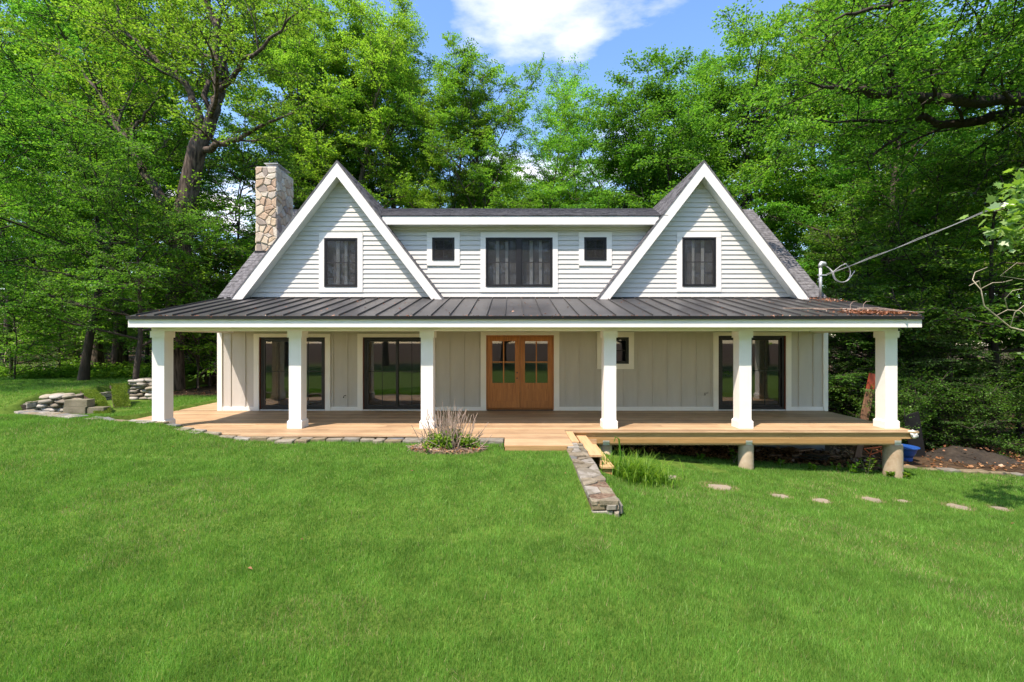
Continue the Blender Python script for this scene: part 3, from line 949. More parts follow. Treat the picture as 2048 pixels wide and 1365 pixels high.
# ---- chimney of field stones
def voronoi(w, h, nx, ny, rng, jit=0.42):
    pts = []
    for j in range(ny):
        off = 0.5 * (j % 2)
        for i in range(nx + 1):
            x = (i + off - 0.0 + 0.25) / (nx + 0.5) * w + rng.uniform(-jit, jit) * w / nx
            y = (j + 0.5) / ny * h + rng.uniform(-jit, jit) * h / ny
            if 0.02 < x < w - 0.02: pts.append((x, min(max(y, 0.02), h - 0.02)))
    cells = []
    for i, (px, py) in enumerate(pts):
        poly = [(0, 0), (w, 0), (w, h), (0, h)]
        for j, (qx, qy) in enumerate(pts):
            if i == j or abs(qx - px) + abs(qy - py) > 4 * max(w / nx, h / ny): continue
            mx_, my_ = (px + qx) / 2, (py + qy) / 2
            dx, dy = qx - px, qy - py
            out = []
            for k in range(len(poly)):
                a, b = poly[k], poly[(k + 1) % len(poly)]
                da = (a[0] - mx_) * dx + (a[1] - my_) * dy
                db = (b[0] - mx_) * dx + (b[1] - my_) * dy
                if da <= 0: out.append(a)
                if da * db < 0:
                    tt = da / (da - db)
                    out.append((a[0] + tt * (b[0] - a[0]), a[1] + tt * (b[1] - a[1])))
            poly = out
            if len(poly) < 3: break
        if len(poly) >= 3: cells.append(poly)
    return cells
def inset(poly, d):
    cx = sum(p[0] for p in poly) / len(poly); cy = sum(p[1] for p in poly) / len(poly)
    out = []
    for x, y in poly:
        l = math.hypot(x - cx, y - cy) + 1e-6
        k = max(0.1, 1 - d / l * 1.25)
        out.append((cx + (x - cx) * k, cy + (y - cy) * k))
    return out
def chop(poly, rng):
    """cut the corners of a cell so the stone looks rounded"""
    out = []
    n = len(poly)
    for i in range(n):
        a, b, c = poly[i - 1], poly[i], poly[(i + 1) % n]
        k = rng.uniform(0.06, 0.17)
        out.append((b[0] + (a[0] - b[0]) * k, b[1] + (a[1] - b[1]) * k))
        out.append((b[0] + (c[0] - b[0]) * k, b[1] + (c[1] - b[1]) * k))
    return out
def stone_face(name, parent, mat, w, h, nx, ny, o, u, v, nrm, rng, depth=(0.022, 0.055), gap=0.008, keep=None, ch=True):
    o, u, v, nrm = Vector(o), Vector(u), Vector(v), Vector(nrm)
    for poly in voronoi(w, h, nx, ny, rng):
        base = inset(poly, gap)
        if ch: base = chop(base, rng)
        c = o + u * (sum(p[0] for p in base) / len(base)) + v * (sum(p[1] for p in base) / len(base))
        if keep and not keep(c): continue
        d = rng.uniform(*depth)
        A_ = [o + u * x + v * y - nrm * 0.01 for x, y in base]
        B_ = [o + u * x + v * y + nrm * d * 0.6 for x, y in base]
        C_ = [o + u * x + v * y + nrm * (d + rng.uniform(-0.006, 0.006)) for x, y in inset(base, 0.022)]
        m = len(base)
        mb = MB().add(A_ + B_ + C_, [(i, (i + 1) % m, m + (i + 1) % m, m + i) for i in range(m)] + [(m + i, m + (i + 1) % m, 2 * m + (i + 1) % m, 2 * m + i) for i in range(m)] + [tuple(range(2 * m, 3 * m))])
        obj(name, mb, mat, parent)
CX0, CX1, CY0, CY1, CT = -8.15, -7.48, 14.3, 15.4, 7.47
chim = obj("chimney", MB().box(CX0 + 0.03, CX1 - 0.03, CY0 + 0.03, CY1 - 0.03, -0.9, CT - 0.02), MAT['mortar'], house)
tag(chim, "square chimney faced with tan field stones")
rng = random.Random(21)
above = lambda c: c.z > roof_z(c.y) - 0.12
zc0 = 4.6
stone_face("stone", chim, MAT['cstone'], CX1 - CX0, CT - zc0, 3, 14, (CX0, CY0 + 0.03, zc0), (1, 0, 0), (0, 0, 1), (0, -1, 0), rng)
stone_face("stone", chim, MAT['cstone'], CY1 - CY0, CT - zc0, 5, 13, (CX1 - 0.03, CY0, zc0), (0, 1, 0), (0, 0, 1), (1, 0, 0), rng, keep=above)
stone_face("stone", chim, MAT['cstone'], CY1 - CY0, CT - zc0, 5, 12, (CX0 + 0.03, CY1, zc0), (0, -1, 0), (0, 0, 1), (-1, 0, 0), rng)
obj("crown", MB().box(CX0 + 0.02, CX1 - 0.02, CY0 + 0.02, CY1 - 0.02, CT - 0.02, CT + 0.012), MAT['mortar'], chim)
mb = MB()
a0, a1, b0, b1 = CX0 + 0.28, CX1 - 0.05, CY0 + 0.12, CY1 - 0.25
for k in range(9):
    x = a0 + (a1 - a0) * k / 8
    mb.box(x - 0.004, x + 0.004, b0, b0 + 0.008, CT + 0.012, CT + 0.13); mb.box(x - 0.004, x + 0.004, b1 - 0.008, b1, CT + 0.012, CT + 0.13)
for k in range(1, 15):
    y = b0 + (b1 - b0) * k / 15
    mb.box(a0, a0 + 0.008, y - 0.004, y + 0.004, CT + 0.012, CT + 0.13); mb.box(a1 - 0.008, a1, y - 0.004, y + 0.004, CT + 0.012, CT + 0.13)
cap = obj("chimney_cap", mb.box(a0 - 0.05, a1 + 0.05, b0 - 0.05, b1 + 0.05, CT + 0.131, CT + 0.146), MAT['galv'], chim)
obj("flashing", MB().box(CX0 - 0.01, CX1 + 0.03, CY0 - 0.04, CY0 + 0.0, 4.66, 4.79), MAT['gutter'], chim)

# ---- porch roof of standing seam panels
PX0, PX1 = -8.15, 8.70
PY0, PZ0, PSL = 9.56, 2.465, 0.2225
def pz(y): return PZ0 + (y - PY0) * PSL
poly = [(PX0 + 0.02, PY0 + 0.02, pz(PY0 + 0.02) - 0.012), (PX0 + 0.02, WY + 0.02, pz(WY + 0.02) - 0.012), (PX0 + 0.02, WY + 0.02, pz(WY) - 0.09), (PX0 + 0.02, PY0 + 0.02, pz(PY0) - 0.09)]
proof = obj("porch_roof", MB().prism(poly, (PX1 - PX0 - 0.04, 0, 0)), MAT['gutter'], house)
tag(proof, "low charcoal standing seam metal roof over the porch")
SW = 0.3925
xs = np.arange(-0.14 - SW * 21, PX1, SW)
xs = xs[xs > PX0 + 0.05]
first = None
edges = [PX0] + list(xs) + [PX1]
for i, (xa, xb) in enumerate(zip(edges[:-1], edges[1:])):
    full = abs(xb - xa - SW) < 1e-4
    if full and first:
        copy_part(first, ((xa + xb) / 2 + ORG[first.name].x - fo, ORG[first.name].y, ORG[first.name].z), proof)
        continue
    y0, y1 = PY0, WY - 0.022
    mb = MB()
    mb.prism([(xa + 0.001, y0, pz(y0)), (xb - 0.001, y0, pz(y0)), (xb - 0.001, y1, pz(y1)), (xa + 0.001, y1, pz(y1))], (0, 0, -0.010))
    mb.prism([(xb - 0.013, y0, pz(y0)), (xb + 0.0, y0, pz(y0)), (xb + 0.0, y0, pz(y0) + 0.038), (xb - 0.013, y0, pz(y0) + 0.038)], (0, y1 - y0, (y1 - y0) * PSL))
    # shallow stiffening ribs
    o = obj("roof_panel", mb, MAT['metal'], proof)
    if full and not first:
        first, fo = o, (xa + xb) / 2
mb = MB().box(PX0 + 0.25, PX1 - 0.25, WY - 0.05, WY - 0.0225, pz(WY) - 0.02, pz(WY) + 0.03)
obj("flashing", mb, MAT['gutter'], proof)
# gutter: open trough
gy0, gy1, g0, g1 = 9.517, 9.566, 2.389, 2.457
mb = MB()
mb.box(PX0 - 0.01, PX1 + 0.01, gy0, gy1, g0, g0 + 0.006); mb.box(PX0 - 0.01, PX1 + 0.01, gy0 - 0.006, gy0, g0, g1); mb.box(PX0 - 0.01, PX1 + 0.01, gy0 - 0.012, gy0 - 0.0062, g1 - 0.018, g1 + 0.004)
mb.box(PX0 - 0.012, PX0 - 0.006, gy0, gy1, g0 + 0.007, g1); mb.box(PX1 + 0.006, PX1 + 0.012, gy0, gy1, g0 + 0.007, g1)
obj("gutter", mb, MAT['gutter'], proof)
obj("fascia", MB().box(PX0 - 0.0, PX1 + 0.0, 9.552, 9.590, 2.222, 2.388), MAT['white'], proof)
for x in (PX0, PX1 - 0.03):
    P = [(x, 9.5945, 2.225), (x, WY + 0.0, 2.225), (x, WY, pz(WY) - 0.092), (x, 9.5945, pz(9.6) - 0.092)]
    obj("end_board", MB().prism(P, (0.03, 0, 0)), MAT['white'], proof)
obj("porch_ceiling", MB().box(PX0 + 0.031, PX1 - 0.031, 9.5945, WY - 0.036, 2.232, 2.252), MAT['white'], proof)
obj("porch_beam", MB().box(-7.97, 8.53, 9.945, 10.185, 2.150, 2.2315), MAT['white'], proof)
for x in (-7.95, 8.25):
    obj("porch_beam", MB().box(x, x + 0.24, 10.1855, WY - 0.036, 2.152, 2.2312), MAT['white'], proof)

# ---- columns
CWD = 0.27
COLS = [-7.81, -4.79, -1.876, 2.165, 5.15, 8.37]
first = None
for i, x in enumerate(COLS):
    if first is None:
        y0, y1 = 9.93, 9.93 + CWD
        h = CWD / 2
        c = obj("porch_column", MB().box(x - h, x + h, y0, y1, 0.003, 2.149), MAT['white'], house)
        e = 0.024
        k1 = obj("column_capital", MB().box(x - h - e, x + h + e, y0 - e, y1 + e, 2.005, 2.1495), MAT['white'], c)
        P = lambda ee, z: [(x - h - ee, y0 - ee, z), (x + h + ee, y0 - ee, z), (x + h + ee, y1 + ee, z), (x - h - ee, y1 + ee, z)]
        mb = MB().box(x - h - e - 0.004, x + h + e + 0.004, y0 - e - 0.004, y1 + e + 0.004, 0.002, 0.155)
        mb.frustum(P(e + 0.004, 0.1552), P(0.001, 0.185))
        k2 = obj("column_base", mb, MAT['white'], c)
        first = (c, k1, k2, x)
    else:
        c = copy_part(first[0], ORG[first[0].name] + Vector((x - first[3], 0, 0)), house)
        for k in first[1:3]:
            copy_part(k, ORG[k.name] + Vector((x - first[3], 0, 0)), c)
# ------------------------------------------------------------------ deck
deck = empty("wooden_deck", (-0.3, 10.6, -0.3), "tan cedar deck running along the porch and round the left corner", "deck")
PW = 0.142
rngd = random.Random(5)
def deck_plank(xa, xb, y, yw):
    obj("plank", MB().box(xa, xb, y, y + yw, -0.028 , rngd.uniform(-0.0015, 0.0015)), MAT['deck'], deck)
y = 8.32
DX0, DX1 = -9.3, 8.66
while y < WY - 0.03:
    yw = min(PW - 0.005, WY - 0.034 - y)
    ym = y + 0.01
    gx = np.linspace(DX0, 1.14, 700)
    ok = gx[front(gx) < ym]
    if len(ok):
        parts, st = [], ok[0]
        for a, b in zip(ok[:-1], ok[1:]):
            if b - a > 0.1: parts.append((st, a)); st = b
        parts.append((st, ok[-1]))
        for (a, b) in parts:
            if b - a < 0.15: continue
            r = DX1 if y > 9.62 and b > 1.0 else b
            if b > 1.0 and y <= 9.62: r = 1.135
            # butt joints
            cuts = [a]
            while r - cuts[-1] > 5.2:
                cuts.append(cuts[-1] + rngd.uniform(2.8, 4.6))
            cuts.append(r)
            for p, q in zip(cuts[:-1], cuts[1:]):
                deck_plank(p + 0.001, q - 0.002, y, yw)
    y += PW
while y < 16.0:                              # strip beside the house
    deck_plank(DX0, WX0 - 0.03, y, PW - 0.005)
    y += PW
obj("border_plank", MB().box(1.140, 1.285, 8.62, 9.615, -0.028, 0.003), MAT['deck_y'], deck)
obj("nosing", MB().box(1.287, DX1 + 0.02, 9.595, 9.66, -0.030, -0.0025), MAT['deck'], deck)
obj("rim_board", MB().box(1.30, 5.95, 9.64, 9.68, -0.165, -0.031), MAT['beam'], deck)
obj("rim_board", MB().box(5.953, DX1 + 0.0, 9.638, 9.678, -0.165, -0.031), MAT['beam'], deck)
obj("rim_board", MB().box(DX1 - 0.04, DX1 - 0.001, 9.681, WY - 0.04, -0.166, -0.03), MAT['beam'], deck)
obj("beam", MB().box(1.75, DX1 - 0.18, 9.80, 9.90, -0.335, -0.168), MAT['beam'], deck)
obj("rim_board", MB().box(1.245, 1.283, 8.64, 9.636, -0.20, -0.0285), MAT['beam'], deck)
jo = obj("joist", MB().box(1.9, 1.94, 9.91, WY - 0.04, -0.20, -0.030), MAT['beam'], deck)
for k in range(1, 17):
    copy_part(jo, ORG[jo.name] + Vector((0.41 * k, 0, 0)), deck)
obj("front_edge_board", MB().box(-0.13, 1.01, 8.285, 8.318, -0.20, -0.004), MAT['beam'], deck)
for x, d, lab in ((2.05, 0.155, "pier nearest the steps"), (5.16, 0.155, "middle concrete pier"), (8.40, 0.178, "thick concrete pier at the deck corner")):
    zb = gz(x, 9.95) - 0.15
    P = obj("pier", MB().lathe((x, 9.93, zb), [(d * 1.06, 0), (d * 1.04, 0.12), (d * 1.01, -zb - 0.62), (d, -zb - 0.36), (d * 0.97, -zb - 0.338)], 20), MAT['concrete'], deck, smooth=True)
    tag(P, lab)
    obj("bracket", MB().box(x - 0.07, x + 0.07, 9.788, 9.7985, -0.335, -0.235), MAT['galv'], P)
# steps going down beside the low stone wall
obj("step_tread", MB().box(1.375, 1.58, 7.97, 9.632, -0.125, -0.09), MAT['deck_y'], deck)
obj("step_tread", MB().box(1.565, 1.80, 7.92, 9.632, -0.315, -0.28), MAT['deck_y'], deck)
obj("step_riser", MB().box(1.565, 1.595, 8.0, 9.632, -0.279, -0.126), MAT['deck_y'], deck)
obj("step_riser", MB().box(1.60, 1.77, 7.955, 7.985, -0.62, -0.316), MAT['beam'], deck)
obj("step_stringer", MB().box(1.60, 1.81, 9.634, 9.66, -0.42, -0.166), MAT['deck'], deck)

# ------------------------------------------------------------------ stone edging along the deck
def slab(poly2, z0, z1, rng, mat, parent, name="stone", tilt=0.012):
    cx = sum(p[0] for p in poly2) / len(poly2); cy = sum(p[1] for p in poly2) / len(poly2)
    ax, ay = rng.uniform(-tilt, tilt) * 3, rng.uniform(-tilt, tilt) * 3
    top = lambda x, y: z1 + ax * (x - cx) + ay * (y - cy)
    m = len(poly2)
    A_ = [(x, y, z0) for x, y in poly2]
    B_ = [(x, y, top(x, y) - 0.012) for x, y in poly2]
    ins = inset(poly2, 0.012)
    C_ = [(x, y, top(x, y) + rng.uniform(-0.004, 0.004)) for x, y in ins]
    mb = MB().add(A_ + B_ + C_, [(i, (i + 1) % m, m + (i + 1) % m, m + i) for i in range(m)] + [(m + i, m + (i + 1) % m, 2 * m + (i + 1) % m, 2 * m + i) for i in range(m)] + [tuple(range(2 * m, 3 * m))])
    return obj(name, mb, mat, parent)
rng = random.Random(9)
edging = empty("stone_edging", (-5, 9.1, 0), "curved line of flat grey edging stones along the deck front", "stone edging")
xs_ = -9.6
while xs_ < -0.2:
    w = rng.uniform(0.22, 0.46)
    xe = min(xs_ + w, -0.17)
    for r in range(2):
        o0_, o1_ = (0.015, rng.uniform(0.13, 0.19)) if r == 0 else (rng.uniform(0.16, 0.2), rng.uniform(0.27, 0.36))
        if r == 1 and rng.random() < 0.55: continue
        pts = [(xs_ + 0.01, float(front(xs_)) - o0_), (xs_ + 0.01, float(front(xs_)) - o1_), ((xs_ + xe) / 2, float(front((xs_ + xe) / 2)) - o1_ - rng.uniform(0, 0.04)), (xe - 0.01, float(front(xe)) - o1_ + rng.uniform(-0.03, 0.03)), (xe - 0.01, float(front(xe)) - o0_)]
        pts = [(a + rng.uniform(-0.015, 0.015), b) for a, b in pts]
        xm_ = (xs_ + xe) / 2
        g = gz(xm_, float(front(xm_)) - 0.35)
        slab(pts, g - 0.25, max(g + 0.012, -0.02) + rng.uniform(0, 0.02), rng, MAT['flag'], edging)
    xs_ = xe
slab([(-0.62, 8.98), (-0.62, 8.72), (-0.17, 8.70), (-0.16, 8.98)], -0.3, 0.0, rng, MAT['flag'], edging)

# ------------------------------------------------------------------ low stone wall
lw = empty("low_stone_wall", (1.2, 7.1, -0.3), "low mossy stone wall jutting from the deck into the lawn", "stone wall")
obj("core", MB().box(1.02, 1.35, 5.72, 8.60, -0.62, -0.098), MAT['mulch'], lw)
rng = random.Random(14)
for poly in voronoi(0.37, 2.95, 2, 12, rng, 0.36):
    p = inset(poly, 0.008)
    if rng.random() < 0.3: p = chop(p, rng)
    cy = sum(q[1] for q in p) / len(p)
    slab([(1.0 + a, 5.68 + b) for a, b in p], -0.145, -0.045 - 0.055 * (1 - cy / 2.95) + rng.uniform(-0.02, 0.02), rng, MAT['wallstone'], lw, tilt=0.04)
for (a, b, c, d) in ((0.62, 0.99, 8.31, 8.60), (1.0, 1.36, 8.64, 8.66)):
    pass
slab([(1.03, 8.30), (1.24, 8.30), (1.24, 8.59), (1.03, 8.58)], -0.3, -0.012, rng, MAT['flag'], lw)
def side_rows(name, parent, o, u, length, z0, z1, nrm, rng, mat, rowh=0.12, seed=0):
    o, u, nrm = Vector(o), Vector(u), Vector(nrm)
    z = z0
    while z < z1 - 0.03:
        h = min(rowh * rng.uniform(0.75, 1.3), z1 - z)
        s = 0
        while s < length - 0.02:
            w = min(rng.uniform(0.14, 0.34), length - s)
            d = rng.uniform(0.03, 0.075)
            p = [(s + 0.006, z + 0.005), (s + w - 0.006, z + 0.005 + rng.uniform(0, 0.012)), (s + w - 0.008, z + h - 0.006), (s + 0.006, z + h - 0.006 - rng.uniform(0, 0.012))]
            A_ = [o + u * a + Vector((0, 0, b)) - nrm * 0.02 for a, b in p]
            B_ = [o + u * a + Vector((0, 0, b)) + nrm * d * 0.7 for a, b in p]
            C_ = [o + u * a + Vector((0, 0, b)) + nrm * d for a, b in inset(p, 0.018)]
            mb = MB().add(A_ + B_ + C_, [(i, (i + 1) % 4, 4 + (i + 1) % 4, 4 + i) for i in range(4)] + [(4 + i, 4 + (i + 1) % 4, 8 + (i + 1) % 4, 8 + i) for i in range(4)] + [(8, 9, 10, 11)])
            obj(name, mb, mat, parent)
            s += w
        z += h
side_rows("stone", lw, (1.01, 5.735, 0), (1, 0, 0), 0.35, -0.42, -0.13, (0, -1, 0), rng, MAT['flag'], 0.1)
side_rows("stone", lw, (1.345, 5.72, 0), (0, 1, 0), 2.2, -0.62, -0.15, (1, 0, 0), rng, MAT['flag'], 0.13)

# ------------------------------------------------------------------ stepping stones
SSP = [(1337, 956, 24, 5), (1437, 975, 36, 12), (1560, 993, 23, 9), (1640, 1003, 22, 7), (1742, 1001, 24, 7), (1803, 1003, 14, 5), (1915, 1015, 26, 8), (1998, 1018, 19, 9)]
SSL = ["half hidden stepping stone beside the tall grass clump", "large pale stepping stone, second from the low wall", "pale rounded stepping stone, third from the low wall",
       "stepping stone ringed with dry grass, fourth from the low wall", "stepping stone with brown left edge, fifth from the low wall", "smallest stepping stone, almost grown over by grass",
       "grey split stepping stone, second from the right", "rightmost stepping stone with dry leaves round it"]
STEPS = []
rng = random.Random(31)
for (px, py, hw, hh), lab in zip(SSP, SSL):
    p = hit(px, py)
    rx = hw / F * p.y * 0.86
    ry = rx * rng.uniform(0.7, 0.9)
    n = rng.choice((8, 9, 10, 11))
    pts = []
    for k in range(n):
        a = 2 * pi * (k + rng.uniform(-0.25, 0.25)) / n
        r = rng.uniform(0.80, 1.08)
        pts.append((p.x + rx * r * cos(a), p.y + ry * r * sin(a)))
    o = slab(pts, p.z - 0.08, p.z + 0.010, rng, MAT['pathstone'], None, "stepping_stone", 0.03)
    tag(o, lab, "stepping stone", "stepping stones across the lawn")
    STEPS.append((p.x, p.y, rx, ry))

# ------------------------------------------------------------------ rocks
def rock_mesh(seed):
    import bmesh
    bm = bmesh.new()
    bmesh.ops.create_icosphere(bm, subdivisions=2, radius=1.0)
    r = random.Random(seed)
    ph = [(Vector((r.gauss(0, 1), r.gauss(0, 1), r.gauss(0, 1))).normalized(), r.uniform(0.06, 0.16)) for _ in range(7)]
    for v in bm.verts:
        c = v.co
        q = Vector([math.copysign(abs(k) ** 0.62, k) for k in c])
        for d, a in ph:
            q -= d * max(0, d.dot(c) - 0.55) * a * 3.0
        v.co = q * r.uniform(0.97, 1.03)
    me = bpy.data.meshes.new("rock")
    bm.to_mesh(me); bm.free()
    me.materials.append(MAT['rock'])
    me.polygons.foreach_set("use_smooth", [True] * len(me.polygons))
    return me
ROCKS = [rock_mesh(k) for k in range(6)]
def rock(parent, c, s, rz, r, name="stone"):
    o = bpy.data.objects.new(name, ROCKS[r.randrange(6)])
    place(o, c, parent)
    o.scale = s
    o.rotation_euler = (r.uniform(-0.12, 0.12), r.uniform(-0.12, 0.12), rz)
    return o

# left stone pit: retaining wall, rim, piles, blocks, sods
rng = random.Random(77)
rw = empty("retaining_wall", (-13, 13.6, 0), "dark dry stone retaining wall round the sunken corner of the lawn", "retaining wall")
obj("core", MB().box(-13.2, -12.86, 11.9, 16.2, -0.3, 0.24), MAT['dirt'], rw)
side_rows("stone", rw, (-12.86, 11.9, 0), (0, 1, 0), 4.3, -0.36, 0.32, (1, 0, 0), rng, MAT['rock'], 0.13)
rim = [(52, 800), (44, 807), (41, 815), (47, 825), (66, 830.5), (95, 833), (125, 835), (158, 836.5)]
rim = [hit(a, b) for a, b in rim]
for p, q in zip(rim[:-1], rim[1:]):
    p, q = Vector((p.x, p.y, 0)), Vector((q.x, q.y, 0))
    ln = (q - p).length
    m = max(1, round(ln / 0.3))
    t = (q - p).normalized(); nn = Vector((-t.y, t.x, 0))
    for k in range(m):
        for s in (0, 1):
            c = p + t * ((k + 0.5) * ln / m) + nn * (-0.09 + 0.19 * s)
            h = ln / m * 0.5 - 0.008
            pts = [c - t * h - nn * 0.09, c + t * h - nn * rng.uniform(0.07, 0.10), c + t * h + nn * rng.uniform(0.07, 0.09), c - t * h * 0.9 + nn * 0.085]
            g = gz((p + t * ((k + 0.5) * ln / m)).x, (p + t * ((k + 0.5) * ln / m)).y - 0.3)
            slab([(v.x, v.y) for v in pts], g - 0.3, g + 0.035 + rng.uniform(0, 0.02), rng, MAT['flag'], rw)
def pile(org, label, w, rows, rng, dy=0.25):
    e = empty("stone_pile", org, label, "stone pile", "dry stacked stone piles in the sunken corner")
    z = org[2] + 0.06
    for i in range(rows):
        n = max(2, int(w / 0.30) - (i % 2))
        for j in range(n):
            x = org[0] + (j + 0.5) / n * w - w / 2 + rng.uniform(-0.04, 0.04)
            for yy in (0, dy):
                rock(e, (x, org[1] + yy + rng.uniform(-0.05, 0.05), z), (w / n * 0.5 * rng.uniform(0.85, 1.1), 0.13 * rng.uniform(0.8, 1.1), 0.062 * rng.uniform(0.85, 1.15)), rng.uniform(-0.2, 0.2), rng)
        z += 0.112
    return e
pile((-11.85, 11.75, -0.03), "stacked pale stones on the left, beside the concrete blocks", 0.95, 5, rng)
pile((-11.75, 14.4, gz(-11.7, 14.2) - 0.02), "taller pile of stacked stones next to the left porch column", 0.95, 6, rng)
def cblock(x0, x1, y0, y1, z0, label):
    mb = MB().box(x0, x1, y0, y1, z0, z0 + 0.19)
    o = obj("concrete_block", mb, MAT['block'])
    bv = o.modifiers.new("bevel", 'BEVEL'); bv.width = 0.012; bv.segments = 2
    tag(o, label, "concrete block", "old concrete blocks in the sunken corner")
gb = gz(-10.9, 11.4)
cblock(-11.28, -10.72, 11.30, 11.52, gb, "lower left weathered concrete block under another block")
cblock(-10.70, -10.28, 11.33, 11.55, gb, "lower right weathered concrete block touching the sod strip")
cblock(-11.26, -10.68, 11.31, 11.53, gb + 0.192, "upper weathered concrete block resting on the lower ones")
# sod strips draped over them
def sod(path, width, label, seed):
    r = np.random.default_rng(seed)
    e = empty("sod_strip", Vector(path[0]) * 0.5 + Vector(path[-1]) * 0.5, label, "sod strip", "sod strips draped over the blocks")
    pts = [Vector(p) for p in path]
    d = Vector(width)
    mb = MB()
    up = Vector((0, 0, 0.10))
    n = len(pts)
    V = [p for p in pts] + [p + d for p in pts] + [p - up for p in pts] + [p + d - up for p in pts]
    fc = []
    for i in range(n - 1):
        fc += [(i, i + 1, n + i + 1, n + i), (2 * n + i + 1, 2 * n + i, 3 * n + i, 3 * n + i + 1), (i + 1, i, 2 * n + i, 2 * n + i + 1), (n + i, n + i + 1, 3 * n + i + 1, 3 * n + i)]
    fc += [(0, n, 3 * n, 2 * n), (n - 1, 3 * n - 1, 4 * n - 1, 2 * n - 1)]
    obj("soil", MB().add(V, fc), MAT['sodsoil'], e)
    k = 5200
    u = r.random(k) * (n - 1); i = np.minimum(u.astype(int), n - 2); f = (u - i)[:, None]
    A_ = np.array([tuple(p) for p in pts])
    P = A_[i] * (1 - f) + A_[i + 1] * f + r.random((k, 1)) * np.array(tuple(d))[None]
    Dv = np.stack([r.normal(0, 0.5, k), r.normal(0, 0.5, k), np.ones(k)], 1)
    Nv = r.normal(0, 1, (k, 3))
    g = leaf_obj("grass", P, Dv, Nv, r.uniform(0.03, 0.06, k), LEAF['sod'], e, r, asp=0.4, fold=0.05)
    tag(g, kind="stuff")
sod([(-11.85, 12.35, 0.56), (-11.6, 12.15, 0.53), (-11.35, 11.95, 0.47), (-11.1, 11.8, 0.42), (-10.85, 11.6, 0.30), (-10.62, 11.42, 0.20), (-10.42, 11.22, 0.09)], (0.38, 0.05, 0.0), "curled sod strip draped over the concrete blocks", 4)
sod([(-12.25, 13.7, 0.60), (-12.0, 13.5, 0.55), (-11.75, 13.2, 0.40), (-11.4, 12.85, 0.24), (-11.05, 12.5, 0.09)], (0.40, 0.08, 0.0), "sod strip leaning against the bank, in front of the taller stone pile", 6)
# ------------------------------------------------------------------ service mast and cable
mx_, my_ = wx(1635), WY - 0.12
zr_ = pz(my_)
mast = empty("service_mast", (mx_, my_, zr_), "grey service mast with coiled wires on the right end of the porch roof", "service mast")
zt = wz(536)
obj("pipe", MB().tube([(mx_, my_, zr_ - 0.02), (mx_, my_, zt)], 0.038, 12), MAT['galv'], mast, smooth=True)
obj("boot", MB().lathe((mx_, my_, zr_ - 0.03), [(0.11, 0), (0.10, 0.02), (0.048, 0.09), (0.042, 0.10)], 14), MAT['gutter'], mast)
obj("weatherhead", MB().tube([(mx_, my_, zt - 0.01), (mx_, my_, zt + 0.06), (mx_ + 0.03, my_, zt + 0.11), (mx_ + 0.10, my_, zt + 0.10), (mx_ + 0.13, my_, zt + 0.05)], [0.048, 0.055, 0.058, 0.055, 0.045], 10), MAT['galv'], mast, smooth=True)
obj("clamp", MB().box(mx_ - 0.11, mx_ + 0.15, my_ - 0.05, my_ - 0.0395, zt - 0.24, zt - 0.21), MAT['galv'], mast)
def arc(c, r0, a0, a1, n, ex=(1, 0, 0), ez=(0, 0, 1), r1=None):
    r1 = r1 or r0
    out = []
    for i in range(n + 1):
        a = a0 + (a1 - a0) * i / n
        rr = r0 + (r1 - r0) * i / n
        out.append(Vector(c) + Vector(ex) * rr * cos(a) + Vector(ez) * rr * sin(a))
    return out
cc = Vector((mx_ + 0.52, my_ - 0.1, zt - 0.17))
obj("coiled_wire", MB().tube([(mx_ + 0.12, my_, zt + 0.05)] + [Vector((mx_ + 0.22, my_ - 0.05, zt - 0.05))] + arc(cc, 0.26, pi * 1.0, pi * 2.42, 16, (1, 0.15, 0)), 0.012, 6), MAT['cable'], mast)
obj("coiled_wire", MB().tube([(mx_ + 0.12, my_, zt + 0.05)] + [Vector((mx_ + 0.20, my_ - 0.02, zt - 0.02))] + arc(cc + Vector((0.02, 0.03, -0.02)), 0.24, pi * 0.98, pi * 1.8, 12, (1, -0.1, 0)) + [cc + Vector((0.35, 0, 0.05))], 0.012, 6), MAT['cable'], mast)
obj("wire_tail", MB().tube([(mx_ + 0.27, my_ - 0.05, zt - 0.17), (mx_ + 0.5, my_ - 0.08, zt + 0.02), (mx_ + 0.64, my_ - 0.1, zt + 0.08)], 0.011, 6), MAT['cable'], mast)
a = Vector((mx_ + 0.14, my_ - 0.045, zt - 0.225)); e1 = at(2048, 374, 8.6)
pts = []
for i in range(25):
    t_ = i / 24 * 1.9
    p = a + (e1 - a) * t_
    p.z -= 0.16 * math.sin(min(1, t_ / 1.9) * pi)
    pts.append(p)
sc = empty("service_cable", pts[12], "twisted grey overhead cable running from the mast out of the frame", "cable")
obj("strand", MB().tube(pts, 0.0065, 6), MAT['cable'], sc)
obj("strand", MB().tube([p + Vector((0, 0.02 * sin(i * 2.1), 0.018 + 0.012 * cos(i * 1.7))) for i, p in enumerate(pts)], 0.006, 6), MAT['cable'], sc)

